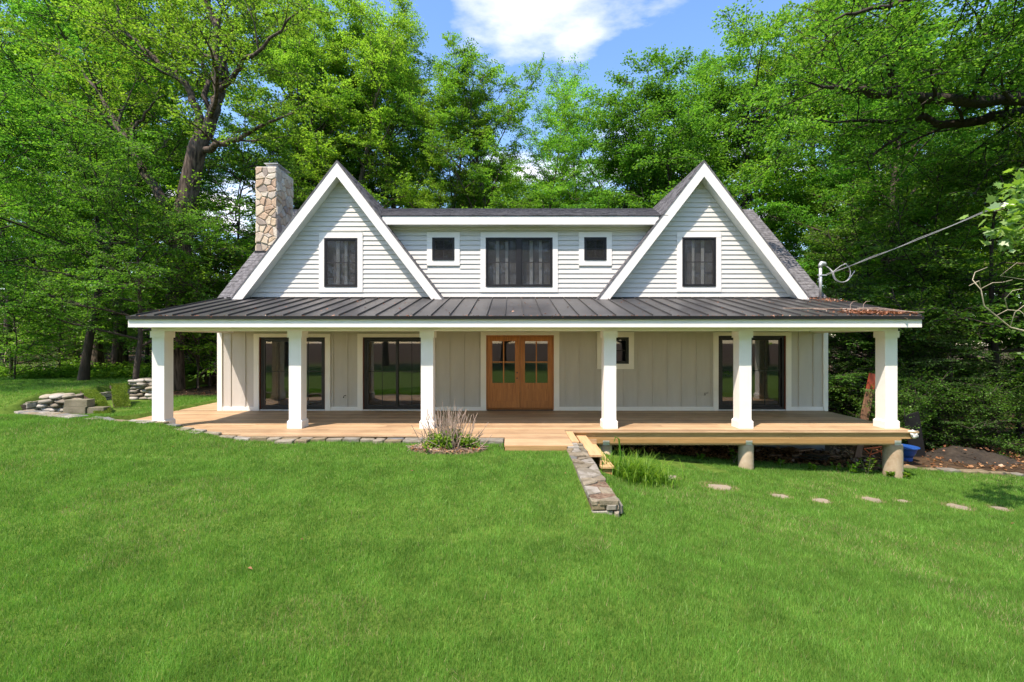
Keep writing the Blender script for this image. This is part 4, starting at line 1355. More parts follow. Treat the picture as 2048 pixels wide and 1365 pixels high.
# ------------------------------------------------------------------ yard clutter on the right
def ground_pt(px, py):
    return hit(px, py)
p = at(1806, 912, 11.6); g = gz(p.x, p.y)
tub = empty("blue_tub", (p.x, p.y, g), "shallow bright blue plastic tub on the ground behind the corner pier", "tub")
obj("bowl", MB().lathe((p.x, p.y, g + 0.10), [(0.20, 0), (0.25, 0.10), (0.30, 0.24), (0.31, 0.25), (0.295, 0.25), (0.24, 0.10), (0.19, 0.02)], 24), MAT['blue'], tub, smooth=True)
obj("rim", MB().lathe((p.x, p.y, g + 0.335), [(0.315, 0), (0.335, 0.004), (0.335, 0.016), (0.312, 0.02)], 24), MAT['blue'], tub)
obj("foot", MB().lathe((p.x, p.y, g - 0.02), [(0.19, 0), (0.20, 0.119)], 20), MAT['blue'], tub)
p = at(1752, 915, 11.2); g = gz(p.x, p.y)
orf = empty("orange_rack", (p.x, p.y, g), "small bent orange metal rack lying under the deck", "rack")
q = Vector((p.x, p.y, g + 0.30))
obj("rod", MB().tube([q + Vector((-0.3, 0, 0.05)), q + Vector((0.25, 0.02, 0.10)), q + Vector((0.30, 0.1, 0.0)), q + Vector((-0.05, 0.1, -0.12)), q + Vector((-0.3, 0, 0.05))], 0.013, 6), MAT['orange'], orf)
obj("rod", MB().tube([q + Vector((-0.15, 0.05, -0.28)), q + Vector((-0.05, 0.05, 0.06)), q + Vector((0.2, 0.08, -0.06)), q + Vector((0.25, 0.08, -0.30))], 0.013, 6), MAT['orange'], orf)
# leaning plank with red painted end
a, b = at(1715, 862, 12.9), at(1747, 748, 12.9)
a.z = gz(a.x, a.y) - 0.05
pl = obj("leaning_plank", MB().obox(a, a + (b - a) * 0.80, 0.22, 0.05, (0, 1, 0)), MAT['redtip'])
tag(pl, "weathered plank with a red painted end leaning beside the porch", "plank")
obj("painted_end", MB().obox(a + (b - a) * 0.8, b, 0.22, 0.051, (0, 1, 0)), MAT['redpaint'], pl)
a, b = at(1713, 940, 11.6), at(1722, 880, 11.6)
a.z = gz(a.x, a.y) - 0.05
tag(obj("prop_board", MB().obox(a, b, 0.16, 0.05, (0, 1, 0)), MAT['redtip']), "brown board standing under the deck left of the corner pier", "board")
a = at(1836, 915, 12.2); b = at(1822, 828, 12.0)
a.z = gz(a.x, a.y) - 0.03
tag(obj("black_sheet", MB().obox(a, b, 0.42, 0.02, (0, 1, 0)), MAT['tar']), "dark sheet leaning behind the deck corner above the blue tub", "sheet")
tag(obj("loose_tile", MB().obox((8.55, 10.6, 0.06), (8.92, 10.5, 0.02), 0.25, 0.03), MAT['redtip']), "reddish board end lying on the deck beside the corner column", "board")
# crumpled wrap at the deck corner
r = np.random.default_rng(2)
V, Fc = [], []
for i in range(7):
    for j in range(6):
        u, w = i / 6, j / 5
        V.append((8.50 + 0.16 * u + 0.015 * r.normal(), 9.62 - 0.03 * w + 0.012 * r.normal(), 0.012 - 0.17 * w * (0.5 + 0.5 * sin(u * 3)) + 0.01 * abs(r.normal())))
for i in range(6):
    for j in range(5):
        k = i * 6 + j
        Fc.append((k, k + 1, k + 7, k + 6))
wr = obj("plastic_wrap", MB().add(V, Fc), MAT['cloth'], smooth=True)
tag(wr, "crumpled white wrap hanging over the deck corner", "wrap")
sm = wr.modifiers.new("thick", 'SOLIDIFY'); sm.thickness = 0.006
# earth mound
p = hit(1925, 935)
V, Fc = [], []
N_ = 48
cx_, cy_ = 12.3, 12.2
for i in range(N_ + 1):
    for j in range(N_ + 1):
        x = cx_ + (i / N_ - 0.5) * 2.6; y = cy_ + (j / N_ - 0.5) * 2.0
        rr = math.hypot((x - cx_) / 1.3, (y - cy_) / 1.0)
        h = 0.30 * max(0, 1 - rr * rr) ** 1.6 * (0.75 + 0.5 * float(vnoise(x, y, 1.6, 2))) + (0.10 * (float(vnoise(x, y, 4, 2)) - 0.5) + 0.06 * (float(vnoise(x, y, 11, 7)) - 0.5)) * min(1, max(0, 1.1 - rr) * 2)
        V.append((x, y, gz(x, y) - 0.03 + h))
for i in range(N_):
    for j in range(N_):
        k = i * (N_ + 1) + j
        Fc.append((k, k + N_ + 1, k + N_ + 2, k + 1))
tag(obj("earth_mound", MB().add(V, Fc), MAT['dirt'], smooth=True), "mound of dark dug earth behind the lawn edge on the right", "earth mound")
# row of flat border stones on the right
rng = random.Random(3)
bs = empty("border_stones", (10.8, 10.5, -1.15), "row of flat brown stones edging the lawn on the right", "stone edging")
x = 8.95
while x < 14.5:
    w = rng.uniform(0.22, 0.5)
    y = float(border_y(x + w / 2)) + rng.uniform(-0.03, 0.03)
    d = rng.uniform(0.12, 0.22)
    g = gz(x + w / 2, y)
    slab([(x, y - d / 2), (x + w * 0.5, y - d / 2 - 0.03), (x + w - 0.02, y - d / 2), (x + w - 0.03, y + d / 2), (x + 0.02, y + d / 2)], g - 0.05, g + rng.uniform(0.03, 0.07), rng, MAT['flag'], bs)
    x += w
# debris under the deck
jb = empty("scrap_heap", (7.2, 11.0, gz(7.2, 11.0)), "dark heap of scrap boards and branches under the deck", "scrap heap")
for k in range(9):
    a = Vector((6.6 + rng.uniform(-0.3, 0.9), 10.9 + rng.uniform(-0.2, 0.4), 0)); b = a + Vector((rng.uniform(-0.7, 0.7), rng.uniform(-0.3, 0.3), 0))
    a.z = gz(a.x, a.y) + 0.03 + 0.02 * k; b.z = gz(b.x, b.y) + 0.03 + 0.022 * k
    obj("board", MB().obox(a, b, rng.uniform(0.04, 0.14), 0.03), MAT['bark_dark'] if k % 2 else MAT['redtip'], jb)

# ------------------------------------------------------------------ dry shrub in its mulch bed
SC = Vector((-1.17, 8.32, 0))
SC.z = gz(SC.x, SC.y)
r = np.random.default_rng(8)
V, Fc = [], []
for i in range(25):
    for j in range(13):
        u, w = i / 24 * 2 - 1, j / 12 * 2 - 1
        x, y = SC.x + u * 0.72, SC.y - 0.02 + w * 0.40
        d = u * u + w * w
        V.append((x, y, gz(x, y) + 0.05 * max(0, 1 - d) - 0.03 * (d > 1) + 0.01 * r.random()))
for i in range(24):
    for j in range(12):
        k = i * 13 + j
        Fc.append((k, k + 13, k + 14, k + 1))
bed = obj("mulch_bed", MB().add(V, Fc), MAT['mulch'])
tag(bed, "oval bed of brown mulch and dead twigs round the dry shrub", "mulch bed", kind="stuff")
shrub = empty("dry_shrub", SC, "half bare shrub of pale dry stems with green leaves at its base", "shrub")
stems = MB()
tips = []
for k in range(95):
    b = SC + Vector((r.normal(0, 0.17), r.normal(0, 0.11), 0.0))
    ln = r.uniform(0.38, 0.80) * (1.3 if k < 9 else 1)
    lean = Vector((r.normal(0, 0.24) + (b.x - SC.x) * 1.15, r.normal(0, 0.18) + (b.y - SC.y) * 0.7, 1)).normalized()
    m1 = b + lean * ln * 0.5 + Vector((r.normal(0, 0.015), r.normal(0, 0.015), 0))
    e = b + lean * ln + Vector((r.normal(0, 0.02), r.normal(0, 0.02), 0.02))
    stems.tube([b, m1, e], [0.008, 0.0065, 0.0048], 5)
    if r.random() < 0.6:
        q = b + (e - b) * r.uniform(0.5, 0.85)
        stems.tube([q, q + Vector((r.normal(0, 0.05), r.normal(0, 0.05), r.uniform(0.05, 0.14)))], [0.0045, 0.003], 4)
    tips.append((b, m1))
for k in range(14):                                            # lying and outward canes
    b = SC + Vector((r.normal(0, 0.12), r.normal(0, 0.1), 0.03))
    an = r.uniform(0, 2 * pi)
    d = Vector((cos(an), 0.6 * sin(an), r.uniform(0.15, 0.9)))
    stems.tube([b, b + d * 0.28, b + d * 0.52 + Vector((0, 0, 0.02))], [0.007, 0.006, 0.004], 5)
obj("dry_stems", stems, MAT['stem'], shrub)
n = 3600
k = r.integers(0, len(tips), n); f = r.random(n)[:, None] * 0.75
A_ = np.array([tuple(t[0]) for t in tips]); B_ = np.array([tuple(t[1]) for t in tips])
P = A_[k] * (1 - f) + B_[k] * f + r.normal(0, 0.035, (n, 3)) + np.array([0, -0.02, 0.03])
clump = vnoise(P[:, 0], P[:, 1], 6, 4) > 0.36
P = P[clump]; n = len(P)
fo_ = leaf_obj("foliage", P, r.normal(0, 1, (n, 3)) + np.array([0, -0.2, 0.5]), np.array([0, 0, 1]) + r.normal(0, 0.5, (n, 3)), r.uniform(0.035, 0.07, n), LEAF['shrub'], shrub, r, asp=0.6)
# mulch twigs and dead leaves
tw = MB()
for k in range(110):
    an = r.uniform(0, 2 * pi); rr = math.sqrt(r.random())
    p = Vector((SC.x + 0.68 * rr * cos(an), SC.y - 0.05 + 0.36 * rr * sin(an), 0)); p.z = gz(p.x, p.y) + 0.045
    d = Vector((r.normal(), r.normal() * 0.5, r.normal() * 0.08)).normalized() * r.uniform(0.05, 0.16)
    tw.tube([p - d, p, p + d + Vector((0, 0, 0.01))], 0.005, 4)
obj("twig", tw, MAT['stem'], bed)
bed.children[0]["kind"] = "stuff"
n = 420
an = r.uniform(0, 2 * pi, n); rr = np.sqrt(r.random(n))
P = np.stack([SC.x + 0.68 * rr * np.cos(an), SC.y - 0.05 + 0.37 * rr * np.sin(an), np.zeros(n)], 1)
P[:, 2] = ground(P[:, 0], P[:, 1]) + 0.05
tag(leaf_obj("dead_leaves", P, r.normal(0, 1, (n, 3)) * np.array([1, 1, 0.3]), np.array([0, 0, 1]) + r.normal(0, 0.5, (n, 3)), r.uniform(0.03, 0.06, n), LEAF['litter'], bed, r), kind="stuff")

# ------------------------------------------------------------------ blades: tall grass clump, weeds
def blades(P, az, ln, bend, wid, rng, segs=4):
    """curved grass blades as strips of quads"""
    n = len(P)
    hd = np.stack([np.cos(az), np.sin(az), np.zeros(n)], 1)
    sd = np.stack([-np.sin(az), np.cos(az), np.zeros(n)], 1)
    rows = []
    th = np.full(n, 0.12) + rng.normal(0, 0.08, n)
    c = P.copy()
    for s in range(segs + 1):
        w = wid * (1 - (s / segs) ** 1.6 * 0.97)
        rows.append(c - sd * w[:, None] / 2); rows.append(c + sd * w[:, None] / 2)
        c = c + (hd * np.sin(th)[:, None] + np.array([0, 0, 1.0]) * np.cos(th)[:, None]) * (ln / segs)[:, None]
        th = th + bend / segs
    V = np.stack(rows, 1).reshape(-1, 3)
    k = 2 * (segs + 1)
    b = np.arange(n)[:, None] * k
    loops = np.concatenate([np.concatenate([b + 2 * s, b + 2 * s + 1, b + 2 * s + 3, b + 2 * s + 2], 1) for s in range(segs)], 1)
    return V, loops.ravel(), np.repeat(rng.random(n), k)
r = np.random.default_rng(12)
gc = hit(1272, 962)
n = 1100
P = np.stack([gc.x + r.normal(0.04, 0.25, n), gc.y + r.normal(0.1, 0.20, n), np.zeros(n)], 1)
P[:, 2] = ground(P[:, 0], P[:, 1]) - 0.01
V, lp, a_ = blades(P, r.uniform(0, 2 * pi, n), r.uniform(0.25, 0.62, n), r.uniform(0.8, 2.6, n), r.uniform(0.010, 0.019, n), r, 5)
me = np_mesh("blades", V - np.array(gc), lp, 4, [LEAF['shrub']], a_)
tg = empty("tall_grass_clump", gc, "clump of tall arching grass blades beside the wooden steps", "grass clump")
place(bpy.data.objects.new("blades", me), gc, tg)
q = at(1240, 935, gc.y + 0.1)
obj("seed_stalk", MB().tube([(q.x, q.y, gz(q.x, q.y)), (q.x + 0.01, q.y, gz(q.x, q.y) + 0.38), (q.x - 0.02, q.y, gz(q.x, q.y) + 0.66), (q.x - 0.08, q.y, gz(q.x, q.y) + 0.70), (q.x - 0.11, q.y, gz(q.x, q.y) + 0.60)], [0.014, 0.016, 0.014, 0.012, 0.006], 6), LEAF['shrub'], tg)
def weed(px, py, h, seed, label):
    r = np.random.default_rng(seed)
    b = hit(px, py)
    e = empty("weed", b, label, "weed", "weeds along the front of the deck")
    mb = MB()
    P, Dv = [], []
    for k in range(r.integers(3, 6)):
        az = r.uniform(0, 2 * pi); l = h * r.uniform(0.6, 1.0)
        d = Vector((cos(az) * 0.4, sin(az) * 0.4, 1)).normalized()
        mb.tube([b, b + d * l * 0.5, b + d * l], [0.004, 0.0035, 0.002], 4)
        for s in np.linspace(0.25, 1, 7):
            for q in (-1, 1):
                P.append(b + d * l * float(s)); Dv.append((cos(az + q * 1.3), sin(az + q * 1.3), 0.3))
    obj("stalk", mb, MAT['stem'], e)
    P = np.array([tuple(p) for p in P]); Dv = np.array(Dv) + r.normal(0, 0.2, (len(P), 3))
    leaf_obj("leaves", P, Dv, np.array([0, 0, 1]) + r.normal(0, 0.3, P.shape), r.uniform(0.05, 0.10, len(P)), LEAF['shrub'], e, r, asp=0.55)
for i, (px, py, h, lab) in enumerate(((1735, 950, 0.42, "bushiest leafy weed just left of the corner pier"), (1705, 948, 0.30, "thin upright weed left of the bushiest weed"), (1672, 944, 0.20, "low spreading weed between the piers, nearest the corner"),
                                      (1468, 928, 0.34, "upright weed just left of the middle pier"), (1625, 942, 0.16, "low weed midway between the two right piers"), (1780, 956, 0.14, "small weed at the left foot of the corner pier"),
                                      (1812, 958, 0.13, "small weed at the right foot of the corner pier"), (1560, 934, 0.16, "low weed right of the middle pier"), (1400, 922, 0.16, "low weed between the tall grass clump and the middle pier"))):
    weed(px, py, h, 40 + i, lab)

# ------------------------------------------------------------------ dead leaves and twigs on the porch roof
r = np.random.default_rng(5)
n1, n2, n3 = 900, 900, 160
x1_, y1_ = 7.95 + r.normal(0, 0.42, n1), 9.66 + np.abs(r.normal(0, 0.26, n1))
x2_, y2_ = r.uniform(PX0 + 0.05, PX1 - 0.05, n2), r.uniform(gy0 + 0.008, gy1 - 0.006, n2)
x3_, y3_ = r.uniform(PX0 + 0.1, PX1 - 0.1, n3), r.uniform(9.7, 12.4, n3)
x4_ = r.uniform(7.95, 8.7, 160); y4_ = r.uniform(11.6, 12.4, 160)
X = np.concatenate([np.clip(x1_, 6.6, 8.66), x2_, x3_, x4_]); Y = np.concatenate([np.clip(y1_, 9.59, 12.3), y2_, y3_, y4_])
Z = np.where(Y < 9.563, 2.443 + 0.018 * r.random(len(X)), pz(Y) + 0.012 + 0.03 * r.random(len(X)) * (X > 6.9))
P = np.stack([X, Y, Z], 1); n = len(P)
Dv = r.normal(0, 1, (n, 3)) * np.array([1, 1, 0.35]); Nv = np.array([0, -0.2, 1]) + r.normal(0, 0.35, (n, 3))
fl = leaf_obj("fallen_leaves", P, Dv, Nv, np.where(Y < 9.563, r.uniform(0.03, 0.055, n), r.uniform(0.03, 0.07, n)), LEAF['litter'], None, r, asp=0.6)
tag(fl, "brown fallen leaves on the porch roof and in its gutter", "fallen leaves", kind="stuff")
tw = empty("fallen_twig", (7.4, 10.2, pz(10.2)), "thin forked dead twigs lying on the right end of the porch roof", "twig")
for k, pth in enumerate(([(6.2, 10.3), (6.9, 10.15), (7.5, 10.25), (8.1, 10.0), (8.6, 9.8)], [(6.8, 10.2), (6.95, 9.95), (6.85, 9.8)], [(7.5, 10.2), (7.65, 9.9)], [(7.9, 10.3), (8.3, 10.2), (8.72, 9.75), (8.82, 9.62)])):
    pp = [Vector((x, y, pz(y) + 0.05 + 0.02 * (i % 2))) for i, (x, y) in enumerate(pth)]
    obj("stick", MB().tube(pp, [0.010 - 0.006 * i / len(pp) for i in range(len(pp))], 5), MAT['stem'], tw)
for x in (7.82, 8.12):
    b = Vector((x, 10.4, pz(10.4)))
    obj("stick", MB().tube([b, b + Vector((0.0, 0, 0.12)), b + Vector((0.06, 0, 0.19)), b + Vector((0.16, 0, 0.20))], [0.007, 0.006, 0.005, 0.003], 5), MAT['stem'], tw)
ds = obj("fallen_bark", MB().obox((8.17, 9.70, pz(9.7) + 0.03), (8.36, 9.50, 2.40), 0.09, 0.012), MAT['bark'])
tag(ds, "strip of dark bark hanging over the gutter at the right corner", "bark strip")

# ------------------------------------------------------------------ round wire mesh dish and post in the woods on the left
wc = at(66, 716, 19.2)
wd = empty("wire_dish", (wc.x, wc.y, gz(wc.x, wc.y)), "round rusty wire mesh dish standing at the edge of the woods", "wire mesh")
R_ = 0.86
tilt = Matrix.Rotation(radians(28), 3, 'Z') @ Matrix.Rotation(radians(-8), 3, 'X')
def dish(u, w):
    d = 0.45 * (1 - (u * u + w * w) / (R_ * R_))
    return wc + tilt @ Vector((u, d, w))
obj("rim", MB().tube([dish(R_ * cos(a), R_ * sin(a)) for a in np.linspace(0, 2 * pi, 37)], 0.018, 6, False), MAT['wire'], wd)
mesh_ = MB()
for k in range(-14, 15):
    c = k * R_ / 15
    h = math.sqrt(R_ * R_ - c * c)
    mesh_.tube([dish(c, t) for t in np.linspace(-h, h, 10)], 0.0055, 4, False)
    mesh_.tube([dish(t, c) for t in np.linspace(-h, h, 10)], 0.0055, 4, False)
obj("mesh", mesh_, MAT['wire'], wd)
b = dish(0, -R_)
obj("stand", MB().tube([(b.x, b.y, gz(b.x, b.y) - 0.1), b], 0.025, 6), MAT['wire'], wd)
p = at(22, 745, 17.8)
g = gz(p.x, p.y)
tag(obj("dark_post", MB().lathe((p.x, p.y, g - 0.1), [(0.055, 0), (0.055, 1.0), (0.05, 1.12), (0.02, 1.14)], 10), MAT['bark_dark']), "short dark wooden post at the far left edge of the lawn", "post")

# ------------------------------------------------------------------ bare vine hanging in at the right edge
vn = empty("bare_vine", at(2048, 600, 9.2), "tangle of bare pale vine stems hanging in at the right edge", "vine")
Yv = 9.2
mb1 = MB().tube([at(x, y, Yv + 0.1 * sin(i)) for i, (x, y) in enumerate(((2110, 690), (2060, 665), (2020, 655), (1992, 632), (1968, 612), (1962, 580), (1945, 560), (1950, 545), (1975, 535)))], [0.018, 0.016, 0.014, 0.013, 0.012, 0.010, 0.008, 0.006, 0.005], 6)
obj("stem", mb1, MAT['vine'], vn, smooth=True)
for pth in (((1962, 578), (1985, 566), (2005, 565), (2025, 560)), ((1992, 632), (2015, 620), (2040, 622), (2060, 640)), ((2015, 620), (2010, 598), (2025, 582), (2045, 578)), ((2020, 655), (2030, 625), (2050, 610)), ((1962, 580), (1958, 562), (1938, 572)), ((2060, 665), (2080, 600), (2050, 560), (2000, 552), (2035, 525))):
    obj("stem", MB().tube([at(x, y, Yv + 0.15 * cos(i)) for i, (x, y) in enumerate(pth)], [0.009 - 0.0015 * i for i in range(len(pth))], 5), MAT['vine'], vn, smooth=True)
# ------------------------------------------------------------------ trees
UP = np.array([0, 0, 1.0])
def nrm_(v): return v / (np.linalg.norm(v) + 1e-9)

class Tree:
    def __init__(s, seed):
        s.r = np.random.default_rng(seed)
        s.V, s.L, s.nv = [], [], 0
        s.P, s.D, s.N, s.S = [], [], [], []
    def tube(s, path, rad, n):
        path = np.asarray(path)
        k = len(path)
        T = np.gradient(path, axis=0)
        T /= (np.linalg.norm(T, axis=1, keepdims=True) + 1e-9)
        ref = np.array([0.31, 0.95, 0.05]) if abs(T[0][2]) > 0.7 else UP
        U = np.cross(T, ref); U /= (np.linalg.norm(U, axis=1, keepdims=True) + 1e-9)
        W = np.cross(T, U)
        a = np.arange(n) * 2 * pi / n
        ring = path[:, None] + np.asarray(rad)[:, None, None] * (np.cos(a)[None, :, None] * U[:, None] + np.sin(a)[None, :, None] * W[:, None])
        s.V.append(ring.reshape(-1, 3))
        i = np.arange(k - 1)[:, None] * n; j = np.arange(n)[None]; j2 = (j + 1) % n
        s.L.append((np.stack([i + j, i + j2, i + n + j2, i + n + j], -1).reshape(-1) + s.nv))
        s.nv += k * n
    def curve(s, p, d, ln, k, wob, up):
        pts = [np.array(p, float)]
        d = nrm_(np.array(d, float))
        for _ in range(k):
            d = nrm_(d + s.r.normal(0, wob, 3) + UP * up)
            pts.append(pts[-1] + d * ln / k)
        return np.array(pts)
    def twig(s, p, d, ln, n, size, width, droop, flat):
        pts = s.curve(p, d, ln, 3, 0.12, -droop)
        s.tube(pts, np.linspace(0.011, 0.004, 4) * (1 + ln * 0.4), 3)
        t = s.r.random(n) ** 0.8 * 3
        i = np.minimum(t.astype(int), 2); f = (t - i)[:, None]
        q = pts[i] * (1 - f) + pts[i + 1] * f
        ax = nrm_(pts[-1] - pts[0])
        sd = nrm_(np.cross(ax, UP)); 
        off = s.r.normal(0, 1, n) * width * (0.35 + 0.65 * (t / 3))
        q = q + sd[None] * off[:, None] + s.r.normal(0, flat, (n, 1)) * UP[None] - UP[None] * (np.abs(off) * droop * 0.9)[:, None]
        d_ = ax[None] * 0.8 + sd[None] * np.sign(off)[:, None] * 0.9 + s.r.normal(0, 0.5, (n, 3)) - UP[None] * 0.25
        s.P.append(q); s.D.append(d_); s.N.append(UP[None] + s.r.normal(0, 0.45, (n, 3))); s.S.append(size * s.r.uniform(0.65, 1.2, n))
    def limb(s, path, r0, r1, lvl, o, t0=0.2):
        """path of a limb, then its side branches and twigs"""
        k = len(path)
        s.tube(path, np.linspace(r0, r1, k), 9 if r0 > 0.12 else (6 if lvl == 0 else 5))
        seg = np.linalg.norm(np.diff(path, axis=0), axis=1); L = seg.sum()
        cum = np.concatenate([[0], np.cumsum(seg)])
        def pt(u):
            d = u * L
            i = min(int(np.searchsorted(cum, d, side='right')) - 1, k - 2)
            f = (d - cum[i]) / (seg[i] + 1e-9)
            return path[i] * (1 - f) + path[i + 1] * f, nrm_(path[i + 1] - path[i])
        if lvl < o['levels'] - 1:
            n = max(2, int(L * (1 - t0) / o['space'][lvl]))
            sgn = 1 if s.r.random() < 0.5 else -1
            for c in range(n):
                u = t0 + (1 - t0) * (c + s.r.random() * 0.8) / n
                p, tg = pt(min(u, 0.99))
                sd = nrm_(np.cross(tg, UP) + s.r.normal(0, 0.35, 3))
                sgn = -sgn
                d = nrm_(tg * o['fwd'] + sd * sgn + UP * o['lift'] + s.r.normal(0, 0.2, 3))
                bl = o['ratio'][lvl] * L * (1.05 - 0.55 * u) * s.r.uniform(0.7, 1.2)
                bl = min(max(bl, o['minlen'][lvl]), o['maxlen'][lvl])
                rr = max(0.012, (r0 + (r1 - r0) * u) * 0.5)
                s.limb(s.curve(p, d, bl, 4, 0.13, o['upw']), rr, 0.008, lvl + 1, o, 0.15)
        else:
            n = max(3, int(L * (1 - t0) / o['tspace']))
            sgn = 1
            for c in range(n + 1):
                u = t0 + (1 - t0) * c / n
                p, tg = pt(min(u, 0.995))
                sd = np.cross(tg, UP); sd = nrm_(sd + s.r.normal(0, 0.25, 3))
                sgn = -sgn
                d = tg if c == n else nrm_(tg * 0.7 + sd * sgn + UP * 0.12 + s.r.normal(0, 0.15, 3))
                s.twig(p, d, o['tlen'] * s.r.uniform(0.7, 1.25), o['leaves'], o['leaf'], o['width'], o['droop'], o['flat'])
    def meshes(s, name, bark, leaf):
        me1 = np_mesh(name + "_trunk", np.concatenate(s.V), np.concatenate(s.L), 4, [bark], smooth=True)
        P, D, N, S = (np.concatenate(x) for x in (s.P, s.D, s.N, s.S))
        V, lp = leaf_arrays(P, D, N, S)
        me2 = np_mesh(name + "_crown", V, lp, 4, [leaf], np.repeat(s.r.random(len(P)), 4))
        return me1, me2, len(P)

OPT = dict(levels=3, space=(0.75, 0.55), ratio=(0.45, 0.5), minlen=(0.6, 0.5), maxlen=(2.6, 1.2), fwd=0.75, lift=0.15, upw=0.04,
           tspace=0.34, tlen=0.55, leaves=13, leaf=0.125, width=0.17, droop=0.12, flat=0.035)

def generic(seed, H, base, rad, nl, r0, opt, bark, leaf, shape='round', lean=0.03, name="tree", tilt=None):
    """trunk of height H, limbs from `base` up, crown radius rad"""
    T = Tree(seed)
    r = T.r
    k = 9
    path = [np.array([0, 0, -0.25])]
    d = nrm_(np.array([r.normal(0, lean), r.normal(0, lean), 1]))
    for i in range(k):
        d = nrm_(d + r.normal(0, 0.045, 3) + UP * 0.08)
        path.append(path[-1] + d * (H * 0.93) / k)
    path = np.array(path)
    rads = r0 * np.linspace(1, 0.10, k + 1) ** 0.85
    rads[0] *= 1.35
    T.tube(path, rads, 10)
    zs = path[:, 2]
    az = r.uniform(0, 6.28)
    for i in range(nl):
        u = (i + r.random() * 0.7) / nl
        z = base + (H * 0.95 - base) * u
        p = np.array([np.interp(z, zs, path[:, 0]), np.interp(z, zs, path[:, 1]), z])
        az += 2.4 + r.normal(0, 0.35)
        if shape == 'round':
            R = rad * (0.55 + 0.45 * math.sin(min(1, 0.18 + u * 0.95) * pi)) * (1.0 if u < 0.75 else 0.7)
            el = 0.15 + 0.95 * u
        elif shape == 'tall':
            R = rad * (0.9 - 0.45 * u); el = 0.55 + 0.6 * u
        elif shape == 'layer':
            R = rad * (1.0 - 0.45 * u); el = 0.12 + 0.35 * u
        else:                                   # conical needle tree
            R = rad * (1.0 - 0.86 * u); el = 0.02
        el += r.normal(0, 0.10)
        dd = np.array([cos(az) * cos(el), sin(az) * cos(el), sin(el)])
        ln = R * r.uniform(0.8, 1.15) / max(0.55, cos(el))
        rr = max(0.02, float(np.interp(z, zs, rads)) * 0.55)
        T.limb(T.curve(p, dd, ln, 6, 0.09, opt['upw']), rr, 0.012, 0, opt, 0.22)
    return T.meshes(name, bark, leaf)

def O(**k):
    d = dict(OPT); d.update(k); return d

PROTO = {}
def proto(key, *a, **k):
    m1, m2, n = generic(*a, **k)
    PROTO[key] = (m1, m2)
    return n
B_, BD = MAT['bark'], MAT['bark_dark']
cnt = {}
cnt['tallA'] = proto('tallA', 101, 19, 5.0, 4.6, 24, 0.27, O(leaves=68, leaf=0.112, space=(0.62, 0.52), tspace=0.36, tlen=0.7, width=0.27), B_, LEAF['maple'], name="broadleaf")
cnt['tallB'] = proto('tallB', 102, 21, 5.5, 4.0, 24, 0.20, O(leaves=56, leaf=0.112, space=(0.75, 0.6), tspace=0.42, tlen=0.75, width=0.28), B_, LEAF['light'], shape='tall', name="slender")
cnt['tallC'] = proto('tallC', 103, 20, 5.5, 4.8, 23, 0.27, O(leaves=68, leaf=0.114, space=(0.64, 0.52), tspace=0.38, tlen=0.72, width=0.27), B_, LEAF['light'], name="ash")
cnt['bushy'] = proto('bushy', 104, 16, 1.8, 4.8, 28, 0.26, O(leaves=68, leaf=0.118, space=(0.64, 0.52), tspace=0.38, tlen=0.7, width=0.28, flat=0.08), BD, LEAF['maple'], name="oak")
cnt['layer'] = proto('layer', 105, 8.5, 2.0, 4.6, 19, 0.14, O(leaves=50, leaf=0.08, droop=0.18, flat=0.022, tspace=0.30, space=(0.55, 0.45), tlen=0.6, width=0.22), BD, LEAF['maple'], shape='layer', name="maple")
cnt['layerB'] = proto('layerB', 106, 7.0, 0.9, 3.4, 19, 0.09, O(leaves=42, leaf=0.086, droop=0.2, flat=0.022, tspace=0.32, space=(0.55, 0.48), tlen=0.6, width=0.22), BD, LEAF['dark'], shape='layer', name="understorey")
cnt['sapl'] = proto('sapl', 107, 4.2, 0.3, 1.7, 18, 0.035, O(levels=2, leaves=34, leaf=0.085, droop=0.12, tspace=0.24, space=(0.32, 0.32), flat=0.03, width=0.18), B_, LEAF['light'], shape='layer', name="sapling")
cnt['shrub'] = proto('shrub', 108, 2.0, 0.1, 1.25, 20, 0.028, O(levels=2, leaves=38, leaf=0.07, droop=0.05, tspace=0.22, flat=0.06, space=(0.36, 0.36)), BD, LEAF['dark'], shape='round', name="shrub")
cnt['hem'] = proto('hem', 109, 5.5, 0.2, 2.5, 34, 0.09, O(levels=2, leaves=80, leaf=0.05, droop=0.16, tspace=0.20, flat=0.02, width=0.14, minlen=(0.4, 0.4)), BD, LEAF['hem'], shape='cone', name="hemlock")
print("LEAVES", cnt)

TREES = []
def plant(key, x, y, h, label, cat="tree", group=None, rz=None, sxy=1.0, name=None, dz=0.0, seed=[0]):
    seed[0] += 1
    rr = random.Random(seed[0] * 7 + 3)
    m1, m2 = PROTO[key]
    H = {'tallA': 19, 'tallB': 21, 'tallC': 20, 'bushy': 16, 'layer': 8.5, 'layerB': 7, 'sapl': 4.2, 'shrub': 2.0, 'hem': 5.5}[key]
    nm = name or {'tallA': 'broadleaf_tree', 'tallB': 'slender_tree', 'tallC': 'tall_tree', 'bushy': 'dense_tree', 'layer': 'maple_tree', 'layerB': 'understorey_tree', 'sapl': 'sapling', 'shrub': 'bush', 'hem': 'hemlock_tree'}[key]
    e = bpy.data.objects.new(nm, None)
    e.empty_display_size = 0.3
    e.location = (x, y, gz(x, y) + dz)
    e.rotation_euler = (0, 0, rr.uniform(0, 6.28) if rz is None else rz)
    s = h / H
    e.scale = (s * sxy, s * sxy, s)
    COL.objects.link(e)
    tag(e, label, cat, group)
    for n, m in (("trunk", m1), ("crown", m2)):
        o = bpy.data.objects.new(n, m)
        o.parent = e
        COL.objects.link(o)
    TREES.append(e)
    return e
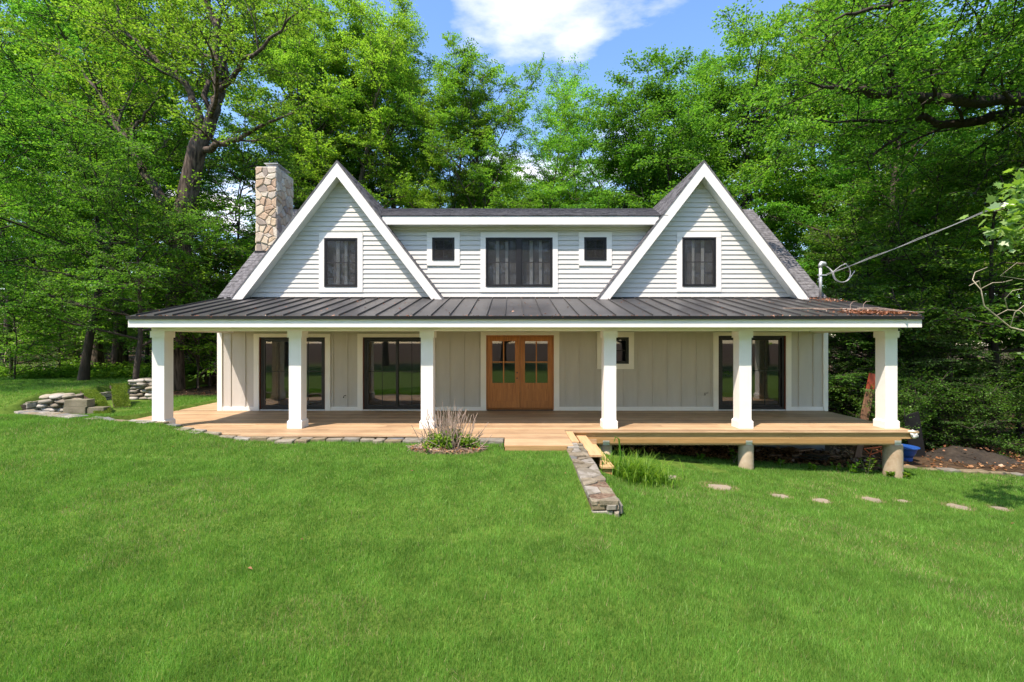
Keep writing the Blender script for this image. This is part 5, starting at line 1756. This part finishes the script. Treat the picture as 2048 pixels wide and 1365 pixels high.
def plant_px(key, px, Y, top, label, **k):
    x = (px - 1024) / F * Y
    h = CZ + (682.5 - top) / F * Y - gz(x, Y)
    if key in ('tallA', 'tallB', 'tallC', 'bushy'): h *= 0.93          # the top sprays stand above the leader
    return plant(key, x, Y, h, label, **k)

# ---- the big leaning maple left of the chimney, limbs after the photograph
def hero(name, seed, limbs, trunk, opt, bark, leaf, label, cat="tree"):
    T = Tree(seed)
    base = np.array(trunk[0][0])
    tp = np.array([np.array(p) for p, _ in trunk]); tr = np.array([q for _, q in trunk])
    # smooth the trunk polyline
    def smooth(P, n=4):
        u = np.linspace(0, len(P) - 1, (len(P) - 1) * n + 1)
        i = np.minimum(u.astype(int), len(P) - 2); f = (u - i)[:, None]
        Q = P[i] * (1 - f) + P[i + 1] * f
        for _ in range(2):
            Q[1:-1] = (Q[:-2] + 2 * Q[1:-1] + Q[2:]) / 4
        return Q
    Q = smooth(tp)
    R = np.interp(np.linspace(0, 1, len(Q)), np.linspace(0, 1, len(tr)), tr)
    T.tube(Q - base, R, 14)
    for pts, r0, r1, t0 in limbs:
        P = smooth(np.array([np.array(p) for p in pts]), 3)
        P[1:-1] += T.r.normal(0, 0.05, P[1:-1].shape)
        T.limb(P - base, r0, r1, 0, opt, t0)
    m1, m2, n = T.meshes(name, bark, leaf)
    cnt[name] = n
    e = bpy.data.objects.new(name, None)
    e.location = base
    COL.objects.link(e)
    tag(e, label, cat)
    for nn, m in (("trunk", m1), ("crown", m2)):
        o = bpy.data.objects.new(nn, m); o.parent = e; COL.objects.link(o)
    return e
YH = 17.2
def hp(px, py, dy=0.0): return tuple(at(px, py, YH + dy))
tb = at(343, 790, YH); tb.z = gz(tb.x, tb.y) - 0.3
trunk = [(tuple(tb), 0.44), (hp(346, 700), 0.34), (hp(352, 600), 0.32), (hp(358, 500), 0.36), (hp(370, 420), 0.36), (hp(385, 340), 0.31), (hp(394, 300), 0.31), (hp(405, 270), 0.27)]
limbs = [
    ([hp(403, 275), hp(425, 240), hp(436, 180), hp(438, 100), hp(425, 30), hp(405, -60), hp(400, -160)], 0.24, 0.05, 0.25),
    ([hp(428, 235), hp(446, 160, 0.3), hp(458, 110, 0.5), hp(470, 40, 0.8), hp(470, -60, 1.2)], 0.14, 0.03, 0.2),
    ([hp(440, 180), hp(470, 145, -0.5), hp(505, 110, -0.8), hp(560, 60, -1.2), hp(620, 10, -1.6)], 0.12, 0.02, 0.2),
    ([hp(400, 265), hp(395, 215), hp(375, 170), hp(320, 125), hp(270, 85), hp(235, 40), hp(220, -30)], 0.16, 0.03, 0.25),
    ([hp(415, 250), hp(418, 170, 0.4), hp(395, 100, 0.6), hp(360, 50, 0.9), hp(330, -20, 1.2)], 0.11, 0.03, 0.25),
    ([hp(408, 300), hp(450, 288, -0.6), hp(490, 270, -1.0), hp(535, 245, -1.4), hp(590, 225, -1.8)], 0.13, 0.02, 0.2),
    ([hp(352, 470), hp(335, 420, 0.1), hp(318, 390, 0.2), hp(280, 320, 0.3), hp(255, 280, 0.5), hp(215, 210, 0.8), hp(160, 130, 1.0)], 0.24, 0.04, 0.4),
    ([hp(262, 290, 0.4), hp(272, 250, 0.4), hp(300, 215, 0.2), hp(330, 190, 0.0)], 0.08, 0.02, 0.3),
    ([hp(436, 150), hp(445, 90, 1.5), hp(500, 20, 3.0), hp(560, -60, 4.0)], 0.11, 0.02, 0.2),
    ([hp(420, 240), hp(440, 190, -1.0), hp(430, 120, -2.2), hp(400, 60, -3.0)], 0.10, 0.02, 0.3),
]
hero("big_maple_tree", 201, limbs, trunk, O(leaves=40, leaf=0.10, space=(0.6, 0.5), tspace=0.34, tlen=0.65, width=0.25, maxlen=(2.6, 1.3)), B_, LEAF['light'],
     "big old maple with a thick leaning trunk beside the chimney")

# ---- overhanging tree on the right: trunk outside the frame, heavy level limbs
YR = 12.5
def rp_(px, py, dy=0.0): return tuple(at(px, py, YR + dy))
tb = Vector((18.8, YR + 0.6, gz(18.8, YR) - 0.3))
trunk = [(tuple(tb), 0.55), ((18.7, YR + 0.6, 3.0), 0.46), ((18.6, YR + 0.5, 6.5), 0.44), ((18.7, YR + 0.5, 9.2), 0.36), ((18.9, YR + 0.4, 13.0), 0.22), ((19.0, YR + 0.3, 17.0), 0.06)]
limbs = [
    ([(18.6, YR + 0.5, 8.2), rp_(2150, 200), rp_(2040, 200), rp_(1930, 198), rp_(1800, 202), rp_(1740, 186, -0.3), rp_(1680, 178, -0.6), rp_(1620, 165, -0.8)], 0.26, 0.02, 0.30),
    ([(18.6, YR + 0.5, 7.6), rp_(2120, 205, 0.6), rp_(2040, 222, 0.8), rp_(1960, 240, 0.9), rp_(1880, 250, 1.0), rp_(1840, 232, 1.0), rp_(1790, 252, 1.1), rp_(1730, 242, 1.2), rp_(1640, 240, 1.4)], 0.20, 0.02, 0.25),
    ([rp_(1840, 240, 1.0), rp_(1800, 280, 1.0), rp_(1740, 310, 1.0), rp_(1690, 330, 1.0)], 0.07, 0.015, 0.2),
    ([rp_(1800, 190), rp_(1775, 150), rp_(1760, 115), rp_(1700, 85), rp_(1640, 60)], 0.08, 0.015, 0.2),
    ([(18.7, YR + 0.5, 9.0), rp_(2150, 60, 0.5), rp_(2050, 60, 0.4), rp_(1960, 70, 0.3), rp_(1880, 110, 0.2), rp_(1800, 125, 0.2)], 0.14, 0.02, 0.25),
    ([(18.8, YR + 0.5, 10.5), rp_(2120, -60, -0.5), rp_(1980, -40, -1.0), rp_(1850, -10, -1.5), rp_(1740, 20, -1.6), rp_(1670, 40, -1.8)], 0.15, 0.02, 0.25),
    ([(18.8, YR + 0.5, 11.5), rp_(2100, -120, 1.5), rp_(1950, -60, 2.0), rp_(1820, 0, 2.4), rp_(1730, 60, 2.6)], 0.13, 0.02, 0.25),
    ([(18.7, YR + 0.5, 6.6), rp_(2160, 330, 1.8), rp_(2060, 320, 2.2), rp_(1960, 330, 2.6), rp_(1860, 345, 2.8)], 0.12, 0.02, 0.2),
    ([(18.8, YR + 0.4, 12.5), (15.0, YR + 1.0, 15.5), (12.0, YR + 1.5, 16.5)], 0.12, 0.02, 0.2),
    ([(18.9, YR + 0.4, 13), (21.0, YR + 2.0, 15.5), (23.0, YR + 3.5, 16.5)], 0.12, 0.02, 0.2),
    ([(18.7, YR + 0.5, 8), (21.0, YR - 2.0, 9.5), (23.0, YR - 4, 10)], 0.12, 0.02, 0.2),
]
hero("overhanging_tree", 202, limbs, trunk, O(leaves=40, leaf=0.098, space=(0.55, 0.45), tspace=0.30, tlen=0.62, width=0.23, maxlen=(2.3, 1.2)), BD, LEAF['maple'],
     "large tree reaching in from the right with heavy level limbs")

# ---- left understorey maples
plant_px('layer', 165, 16.4, 255, "spreading maple with layered bright foliage at the left", rz=0.4, sxy=0.98)
plant_px('layer', -60, 14.8, 300, "leafy maple cut by the left edge of the frame", rz=2.6)
plant_px('layer', 268, 15.3, 395, "maple with drooping tiers in front of the big leaning trunk", rz=1.2, sxy=0.92)
plant_px('sapl', 30, 17.0, 590, "leafy sapling above the dark post at the left edge", rz=2.0, sxy=1.3)
plant_px('sapl', 120, 19.6, 560, "leafy sapling right of the wire mesh dish", rz=3.0, sxy=1.2)
plant_px('sapl', 395, 17.8, 440, "tall sapling right against the big leaning trunk", rz=0.3, sxy=0.9)
plant_px('layerB', 470, 22.0, 330, "low leafy maple behind the chimney", rz=4.0, sxy=1.1)
plant_px('sapl', 420, 18.6, 540, "small tree with layered leaves just left of the main roof", rz=1.0, sxy=1.5)
plant_px('sapl', 455, 20.5, 520, "young tree between the big trunk and the chimney", rz=2.2, sxy=1.6)
# trunks in the left wood
for px, Y, top, key, lab in ((12, 22.5, -40, 'tallB', "dark slim trunk at the far left edge of the wood"), (92, 26.5, -60, 'tallB', "pale straight trunk, second from the left in the wood"),
                        (142, 27.5, -80, 'tallA', "slim trunk right of the wire mesh dish"), (192, 22.3, -120, 'tallC', "thick dark trunk left of the thin forked one"), (240, 23.5, -120, 'tallA', "heavy dark trunk at the wood edge near the stone pile"),
                        (55, 32, 60, 'tallA', "tall tree deep in the wood behind the wire mesh dish"), (205, 34, 40, 'tallB', "tall slender tree deep in the left wood")):
    plant_px(key, px, Y, top, lab)
# behind the house, left to right
for px, Y, top, key, lab in ((560, 29, 0, 'tallC', "tall tree rising right above the chimney"), (625, 33, -20, 'tallA', "tall tree between chimney and left gable"), (690, 28, -30, 'tallC', "tall light tree behind the left gable peak"),
                        (755, 30, -40, 'tallB', "slender tall tree right of the left gable peak"), (815, 33, 50, 'tallC', "light tree at the left end of the open sky"), (890, 27.5, 125, 'tallC', "broad tree behind the left half of the dormer"),
                        (985, 29.5, 125, 'tallC', "light broad tree behind the middle of the dormer"), (1075, 27, 180, 'tallB', "airy tree behind the twin window"), (1155, 33, 105, 'tallB', "thin airy tree standing against the open sky"),
                        (1235, 26, 250, 'bushy', "lower dense tree right of the airy one"), (1325, 25.5, 135, 'bushy', "dense dark green tree behind the left slope of the right gable"), (1420, 29, 105, 'tallA', "tall tree behind the right gable peak"),
                        (1505, 26.5, 80, 'bushy', "dense tree just right of the right gable peak"), (1600, 30, 40, 'tallC', "tall tree behind the service mast"), (1690, 27, 60, 'tallA', "tall tree between mast and overhanging limbs"),
                        (1850, 28, 20, 'tallA', "tall tree deep behind the overhanging limbs"), (1990, 26, 20, 'tallC', "tall tree at the far right edge of the wood")):
    plant_px(key, px, Y, top, lab)
plant_px('tallA', 1772, 19.0, 90, "thick dark double trunk right of the service mast", rz=0.8, sxy=1.1)
# right side understorey
for px, Y, top, key, lab, sx in ((1870, 15.5, 400, 'layerB', "dark layered maple behind the right porch column", 1.0), (1990, 14.2, 330, 'layer', "layered maple under the heavy limbs at the right", 0.85), (2120, 13.0, 330, 'layerB', "dark maple cut by the right edge of the frame", 1.0),
                            (1745, 17.5, 470, 'layerB', "dark understorey maple seen over the right end of the porch", 1.0), (1690, 15.8, 560, 'hem', "dark hemlock seen between porch wall and corner column", 1.0), (1830, 14.6, 600, 'hem', "dark hemlock just right of the corner column", 1.05),
                            (1905, 13.4, 665, 'hem', "broad feathery hemlock leaning over the earth mound", 1.35), (2040, 15.0, 610, 'hem', "dark hemlock at the right edge behind the lawn", 1.1), (1760, 20, 610, 'hem', "dark hemlock deep behind the corner column", 1.2)):
    plant_px(key, px, Y, top, lab, sxy=sx)
for (x, y, h, lab) in ((10.6, 12.9, 1.3, "low bush behind the blue tub"), (11.9, 13.6, 1.6, "low bush directly behind the earth mound"), (13.4, 12.7, 1.4, "low bush right of the earth mound"), (14.6, 11.9, 1.2, "low bush at the right edge behind the border stones")):
    plant('shrub', x, y, h, lab, 'bush')
# shade trees standing around the clearing outside the frame
for (x, y, h, key, lab) in ((25, 8, 19, 'tallA', "tall tree right of the lawn, outside the frame"), (27, 19, 20, 'tallC', "tall tree right of the earth mound, outside the frame")):
    plant(key, x, y, h, lab)
# wood behind the photographer, mirrored in the glass doors
rr = random.Random(4)
for i in range(15):
    plant(rr.choice(('tallA', 'bushy', 'bushy')), -38 + i * 5.4 + rr.uniform(-1.2, 1.2), -15 - rr.uniform(0, 7), rr.uniform(15, 19), "tree in the row of trees across the lawn, mirrored in the glass doors", group="trees across the lawn behind the viewer")
# deep wood
rr = random.Random(6)
def deep(n, x0, x1, y0, y1, h0, h1, keys, label, group, skip=None):
    for i in range(n):
        x = x0 + (x1 - x0) * (i + rr.uniform(0.1, 0.9)) / n
        y = rr.uniform(y0, y1)
        px = 1024 + x / y * F
        h = rr.uniform(h0, h1)
        if 1330 <= px < 1560:
            h = min(h, CZ + (682.5 - rr.uniform(220, 300)) / F * y)
        if 830 < px < 1330:                      # keep the opening of sky
            h = min(h, CZ + (682.5 - rr.uniform(300, 380)) / F * y)
        plant(rr.choice(keys), x, y, h, label, group=group)
deep(13, -62, -8, 34, 46, 17, 22, ('tallA', 'tallB', 'tallC'), "tree in the deep wood left of the house", "deep wood left of the house")
deep(9, -8, 20, 36, 46, 14, 18, ('tallA', 'bushy'), "tree in the deep wood straight behind the house", "deep wood behind the house")
deep(11, 20, 66, 30, 46, 17, 22, ('tallA', 'tallC', 'bushy'), "tree in the deep wood right of the house", "deep wood right of the house")
deep(18, -110, 110, 58, 80, 17, 24, ('tallA', 'bushy', 'tallC'), "tree in the farthest row of the wood", "farthest row of the wood")
# saplings and bushes between the trunks
def under(n, x0, x1, y0, y1, keys, h0, h1, label, cat, group):
    for i in range(n):
        x, y = rr.uniform(x0, x1), rr.uniform(y0, y1)
        plant(rr.choice(keys), x, y, rr.uniform(h0, h1), label, cat, group=group, sxy=rr.uniform(0.9, 1.4))
under(24, -36, -13, 22, 36, ('sapl', 'sapl', 'layerB'), 2.6, 6.0, "leafy sapling among the trunks left of the house", "sapling", "saplings in the left wood")
under(10, -18, -8, 20.5, 26, ('shrub', 'sapl', 'hem'), 1.4, 3.4, "undergrowth plant behind the left end of the porch", "bush", "undergrowth behind the left porch end")
under(22, 9.5, 32, 15, 30, ('sapl', 'layerB', 'hem', 'layerB'), 2.2, 5.5, "small leafy understorey tree in the dark wood on the right", "tree", "undergrowth in the right wood")
under(14, -60, -20, 36, 52, ('sapl', 'shrub'), 4.0, 7.0, "sapling far back in the left wood", "sapling", "far saplings in the left wood")
under(12, -6, 14, 22.5, 30, ('sapl', 'bushy'), 5.0, 8.5, "young tree close behind the house roof", "sapling", "young trees close behind the house")

# ---- near maple bough at the right edge: lobed leaves
T = Tree(300)
mb0 = np.array([9.4, 6.6, gz(9.4, 6.6) - 0.2])
Yn = 6.4
np_ = lambda px, py, dy=0: np.array(at(px, py, Yn + dy))
T.tube(np.array([[0, 0, 0], [0.05, 0, 1.8], [-0.05, 0.05, 3.4], [0.0, 0, 5.2], [0.1, 0, 6.5]]), [0.09, 0.08, 0.07, 0.05, 0.02], 8)
bough = [([9.38, 6.6, 3.2], np_(2200, 430), np_(2110, 415), np_(2030, 410), np_(1985, 425)), (np_(2110, 415), np_(2070, 385, 0.1), np_(2020, 375, 0.2)), (np_(2110, 415), np_(2060, 450, -0.1), np_(2020, 470, -0.1)), ([9.4, 6.6, 3.9], np_(2180, 350, 0.3), np_(2100, 345, 0.4), np_(2040, 365, 0.4))]
P, Dn = [], []
for b in bough:
    b = np.array([np.array(p) for p in b])
    T.tube(b - mb0, np.linspace(0.022, 0.006, len(b)), 5)
    for k in range(95):
        u = T.r.random() ** 0.7 * (len(b) - 1); i = min(int(u), len(b) - 2)
        P.append(b[i] * (1 - u + i) + b[i + 1] * (u - i) + T.r.normal(0, 1, 3) * np.array([0.10, 0.16, 0.085]))
for k in range(260):                                     # foliage round the stem outside the frame
    P.append(mb0 + np.array([0.3, 0, 4.6]) + T.r.normal(0, 1, 3) * np.array([0.35, 0.7, 0.8]))
P = np.array(P); n = len(P)
D_ = T.r.normal(0, 0.6, (n, 3)) + np.array([-0.5, -0.2, -0.35]); D_ /= np.linalg.norm(D_, axis=1, keepdims=True)
N_v = np.array([-0.2, -0.25, 1.0]) + T.r.normal(0, 0.4, (n, 3))
S_ = np.cross(D_, N_v); S_ /= np.linalg.norm(S_, axis=1, keepdims=True); N2 = np.cross(S_, D_)
lobe = [(0, 0), (0.30, -0.10), (0.26, 0.12), (0.52, 0.30), (0.30, 0.42), (0.30, 0.62), (0.12, 0.60), (0, 1.0), (-0.12, 0.60), (-0.30, 0.62), (-0.30, 0.42), (-0.52, 0.30), (-0.26, 0.12), (-0.30, -0.10)]
sz = T.r.uniform(0.10, 0.16, n)
V = np.stack([P - mb0 + (S_ * a + D_ * b - N2 * 0.10 * abs(a) ** 1.0 * 0.6) * sz[:, None] for a, b in lobe], 1).reshape(-1, 3)
m1 = np_mesh("near_trunk", np.concatenate(T.V), np.concatenate(T.L), 4, [B_], smooth=True)
m2 = np_mesh("near_crown", V, np.arange(len(V)), 14, [LEAF['near']], np.repeat(T.r.random(n), 14))
e = bpy.data.objects.new("young_maple_tree", None); e.location = mb0; COL.objects.link(e)
tag(e, "pale green lobed maple leaves close by at the right edge", "tree")
for nn, m in (("trunk", m1), ("crown", m2)):
    o = bpy.data.objects.new(nn, m); o.parent = e; COL.objects.link(o)

# ------------------------------------------------------------------ ground cover at the wood edge
r = np.random.default_rng(17)
n = 26000
X = r.uniform(-34, -9.3, n); Y = 17.2 + np.abs(r.normal(0, 3.2, n)) + 1.2 * (vnoise(X, X * 0, 0.5, 2) - 0.5)
ok = (vnoise(X, Y, 0.9, 8) > 0.33)
X, Y = X[ok], Y[ok]
X2 = r.uniform(9.2, 26, 9000); Y2 = r.uniform(13.5, 30, 9000)
ok = vnoise(X2, Y2, 0.7, 8) > 0.6
X, Y = np.concatenate([X, X2[ok]]), np.concatenate([Y, Y2[ok]])
n = len(X)
P = np.stack([X, Y, ground(X, Y) + np.abs(r.normal(0, 0.10, n)) + 0.04 + 0.22 * vnoise(X, Y, 0.8, 6) * r.random(n)], 1)
gcv = leaf_obj("ground_cover", P, r.normal(0, 1, (n, 3)) * np.array([1, 1, 0.3]), UP + r.normal(0, 0.4, (n, 3)), r.uniform(0.09, 0.17, n), LEAF['maple'], None, r)
tag(gcv, "low leafy ground cover along the edge of the woods", "ground cover", kind="stuff")
n = 16000
X = np.concatenate([r.uniform(9.0, 24, n // 2), r.uniform(-30, -8.5, n // 4), r.uniform(1.5, 9.5, n - n // 2 - n // 4)])
Y = np.concatenate([r.uniform(10.8, 24, n // 2), r.uniform(15.2, 30, n // 4), r.uniform(10.2, 12.4, n - n // 2 - n // 4)])
ok = litter(X, Y) > 0.5
X, Y = X[ok], Y[ok]; n = len(X)
P = np.stack([X, Y, ground(X, Y) + 0.015 + 0.02 * r.random(n)], 1)
dl = leaf_obj("leaf_litter", P, r.normal(0, 1, (n, 3)) * np.array([1, 1, 0.25]), UP + r.normal(0, 0.4, (n, 3)), r.uniform(0.05, 0.12, n), LEAF['litter'], None, r)
tag(dl, "brown leaf litter on the forest floor", "leaf litter", kind="stuff")

n = 26
X = r.uniform(-9, 9, n); Y = r.uniform(2.8, 8.2, n)
P = np.stack([X, Y, ground(X, Y) + 0.045], 1)
ld = leaf_obj("lawn_debris", P, r.normal(0, 1, (n, 3)) * np.array([1, 1, 0.15]), UP + r.normal(0, 0.3, (n, 3)), r.uniform(0.03, 0.075, n), LEAF['litter'], None, r, asp=0.4)
tag(ld, "few scattered dead leaves lying on the lawn", "dead leaves", kind="stuff")
n = 50
a_ = r.uniform(0, 6.28, n); q_ = np.sqrt(r.random(n))
X = 12.3 + 1.25 * q_ * np.cos(a_); Y = 12.1 + 1.0 * q_ * np.sin(a_)
P = np.stack([X, Y, ground(X, Y) + 0.28 * np.maximum(0, 1 - q_ ** 2) ** 1.6 + 0.04], 1)
ml = leaf_obj("mound_leaves", P, r.normal(0, 1, (n, 3)) * np.array([1, 1, 0.3]), UP + r.normal(0, 0.4, (n, 3)), r.uniform(0.04, 0.09, n), LEAF['litter'], None, r)
tag(ml, "dead leaves strewn over the earth mound", "dead leaves", kind="stuff")

# ------------------------------------------------------------------ lawn grass: one blade = one triangle
def lawn_ok(x, y):
    ok = litter(x, y) < 0.35 + 0.3 * vnoise(x, y, 3, 9)
    left = x < 1.36
    ok &= ~(left & (x > -9.45) & (y > front(x) - 0.13 - 0.10 * vnoise(x, y, 6, 1)))
    ok &= ~((x > 0.985) & (x < 1.40) & (y > 5.66))
    ok &= ~((x > 1.36) & (x < 1.85) & (y > 7.85))
    ok &= ~((x > -13.05) & (x < -10.2) & (y > 11.25) & (y < 12.3))
    ok &= ~((x > -13.1) & (x < -11.3) & (y > 11.2) & (y < 15.2))
    ok &= ((x - SC.x) / 0.70) ** 2 + ((y - SC.y + 0.02) / 0.38) ** 2 > 1
    for (sx, sy, rx, ry) in STEPS:
        ok &= ((x - sx) / (rx * 0.78)) ** 2 + ((y - sy) / (ry * 0.76)) ** 2 > 0.7 + 0.6 * vnoise(x, y, 14, 41)
    ok &= ~((x > 1.5) & (x < 4.5) & (y > 8.6 + 0.9 * vnoise(x, y, 1.5, 12)) & (vnoise(x, y, 4, 13) > 0.4) & (y > 9.2))
    return ok
def grass(seed):
    r = np.random.default_rng(seed)
    bands = [(2.2, 3.4, 15000), (3.4, 5.0, 9500), (5.0, 7.5, 5600), (7.5, 11.0, 3200), (11.0, 15.0, 1500), (15.0, 20.0, 900)]
    Xs, Ys = [], []
    for y0, y1, dens in bands:
        hw0 = 1.30 * y1 + 0.6
        lo, hi = (-hw0, hw0) if y1 <= 11 else (-hw0, -9.0)
        n = int((hi - lo) * (y1 - y0) * dens)
        x = r.uniform(lo, hi, n); y = r.uniform(y0, y1, n)
        k = np.abs(x) < 1.30 * y + 0.6
        Xs.append(x[k]); Ys.append(y[k])
    x, y = np.concatenate(Xs), np.concatenate(Ys)
    k = lawn_ok(x, y)
    # thin patches
    k &= (vnoise(x, y, 2.2, 21) + 0.35 * vnoise(x, y, 7, 22)) > 0.10 + 0.25 * r.random(len(x)) - 0.12
    x, y = x[k], y[k]
    n = len(x)
    z = ground(x, y) - 0.004
    h = r.uniform(0.028, 0.058, n) * (0.74 + 0.22 * vnoise(x, y, 1.7, 23) + 0.42 * vnoise(x, y, 6.5, 24)) * (1 + 0.012 * y)
    w = r.uniform(0.0028, 0.0052, n) * (0.55 + 0.17 * y)
    az = r.uniform(0, 2 * pi, n)
    la = r.uniform(0, 2 * pi, n); lean = np.abs(r.normal(0, 0.42, n))
    P = np.stack([x, y, z], 1)
    sd = np.stack([np.cos(az), np.sin(az), np.zeros(n)], 1) * (w / 2)[:, None]
    tip = P + np.stack([np.cos(la) * lean, np.sin(la) * lean, np.ones(n)], 1) * h[:, None]
    V = np.stack([P - sd, P + sd, tip], 1).reshape(-1, 3)
    rv = np.clip(r.random(n) * 0.93 + 0.0, 0, 1)
    dry = r.random(n) < 0.02 + 0.10 * (vnoise(x, y, 0.8, 31) > 0.72)
    for (sx, sy, rx, ry) in STEPS:
        dry |= ((((x - sx) / (rx * 1.3)) ** 2 + ((y - sy) / (ry * 1.35)) ** 2) < 1) & (r.random(n) < 0.55)
    rv = np.where(dry, 0.99, rv)
    print("BLADES", n)
    me = np_mesh("lawn_grass", V, np.arange(3 * n), 3, [LEAF['grass']], np.repeat(rv, 3))
    o = bpy.data.objects.new("lawn_grass", me)
    COL.objects.link(o)
    tag(o, "short mown green grass covering the lawn", "grass", kind="stuff")
grass(51)
print("COUNTS", cnt, "trees", len(TREES))
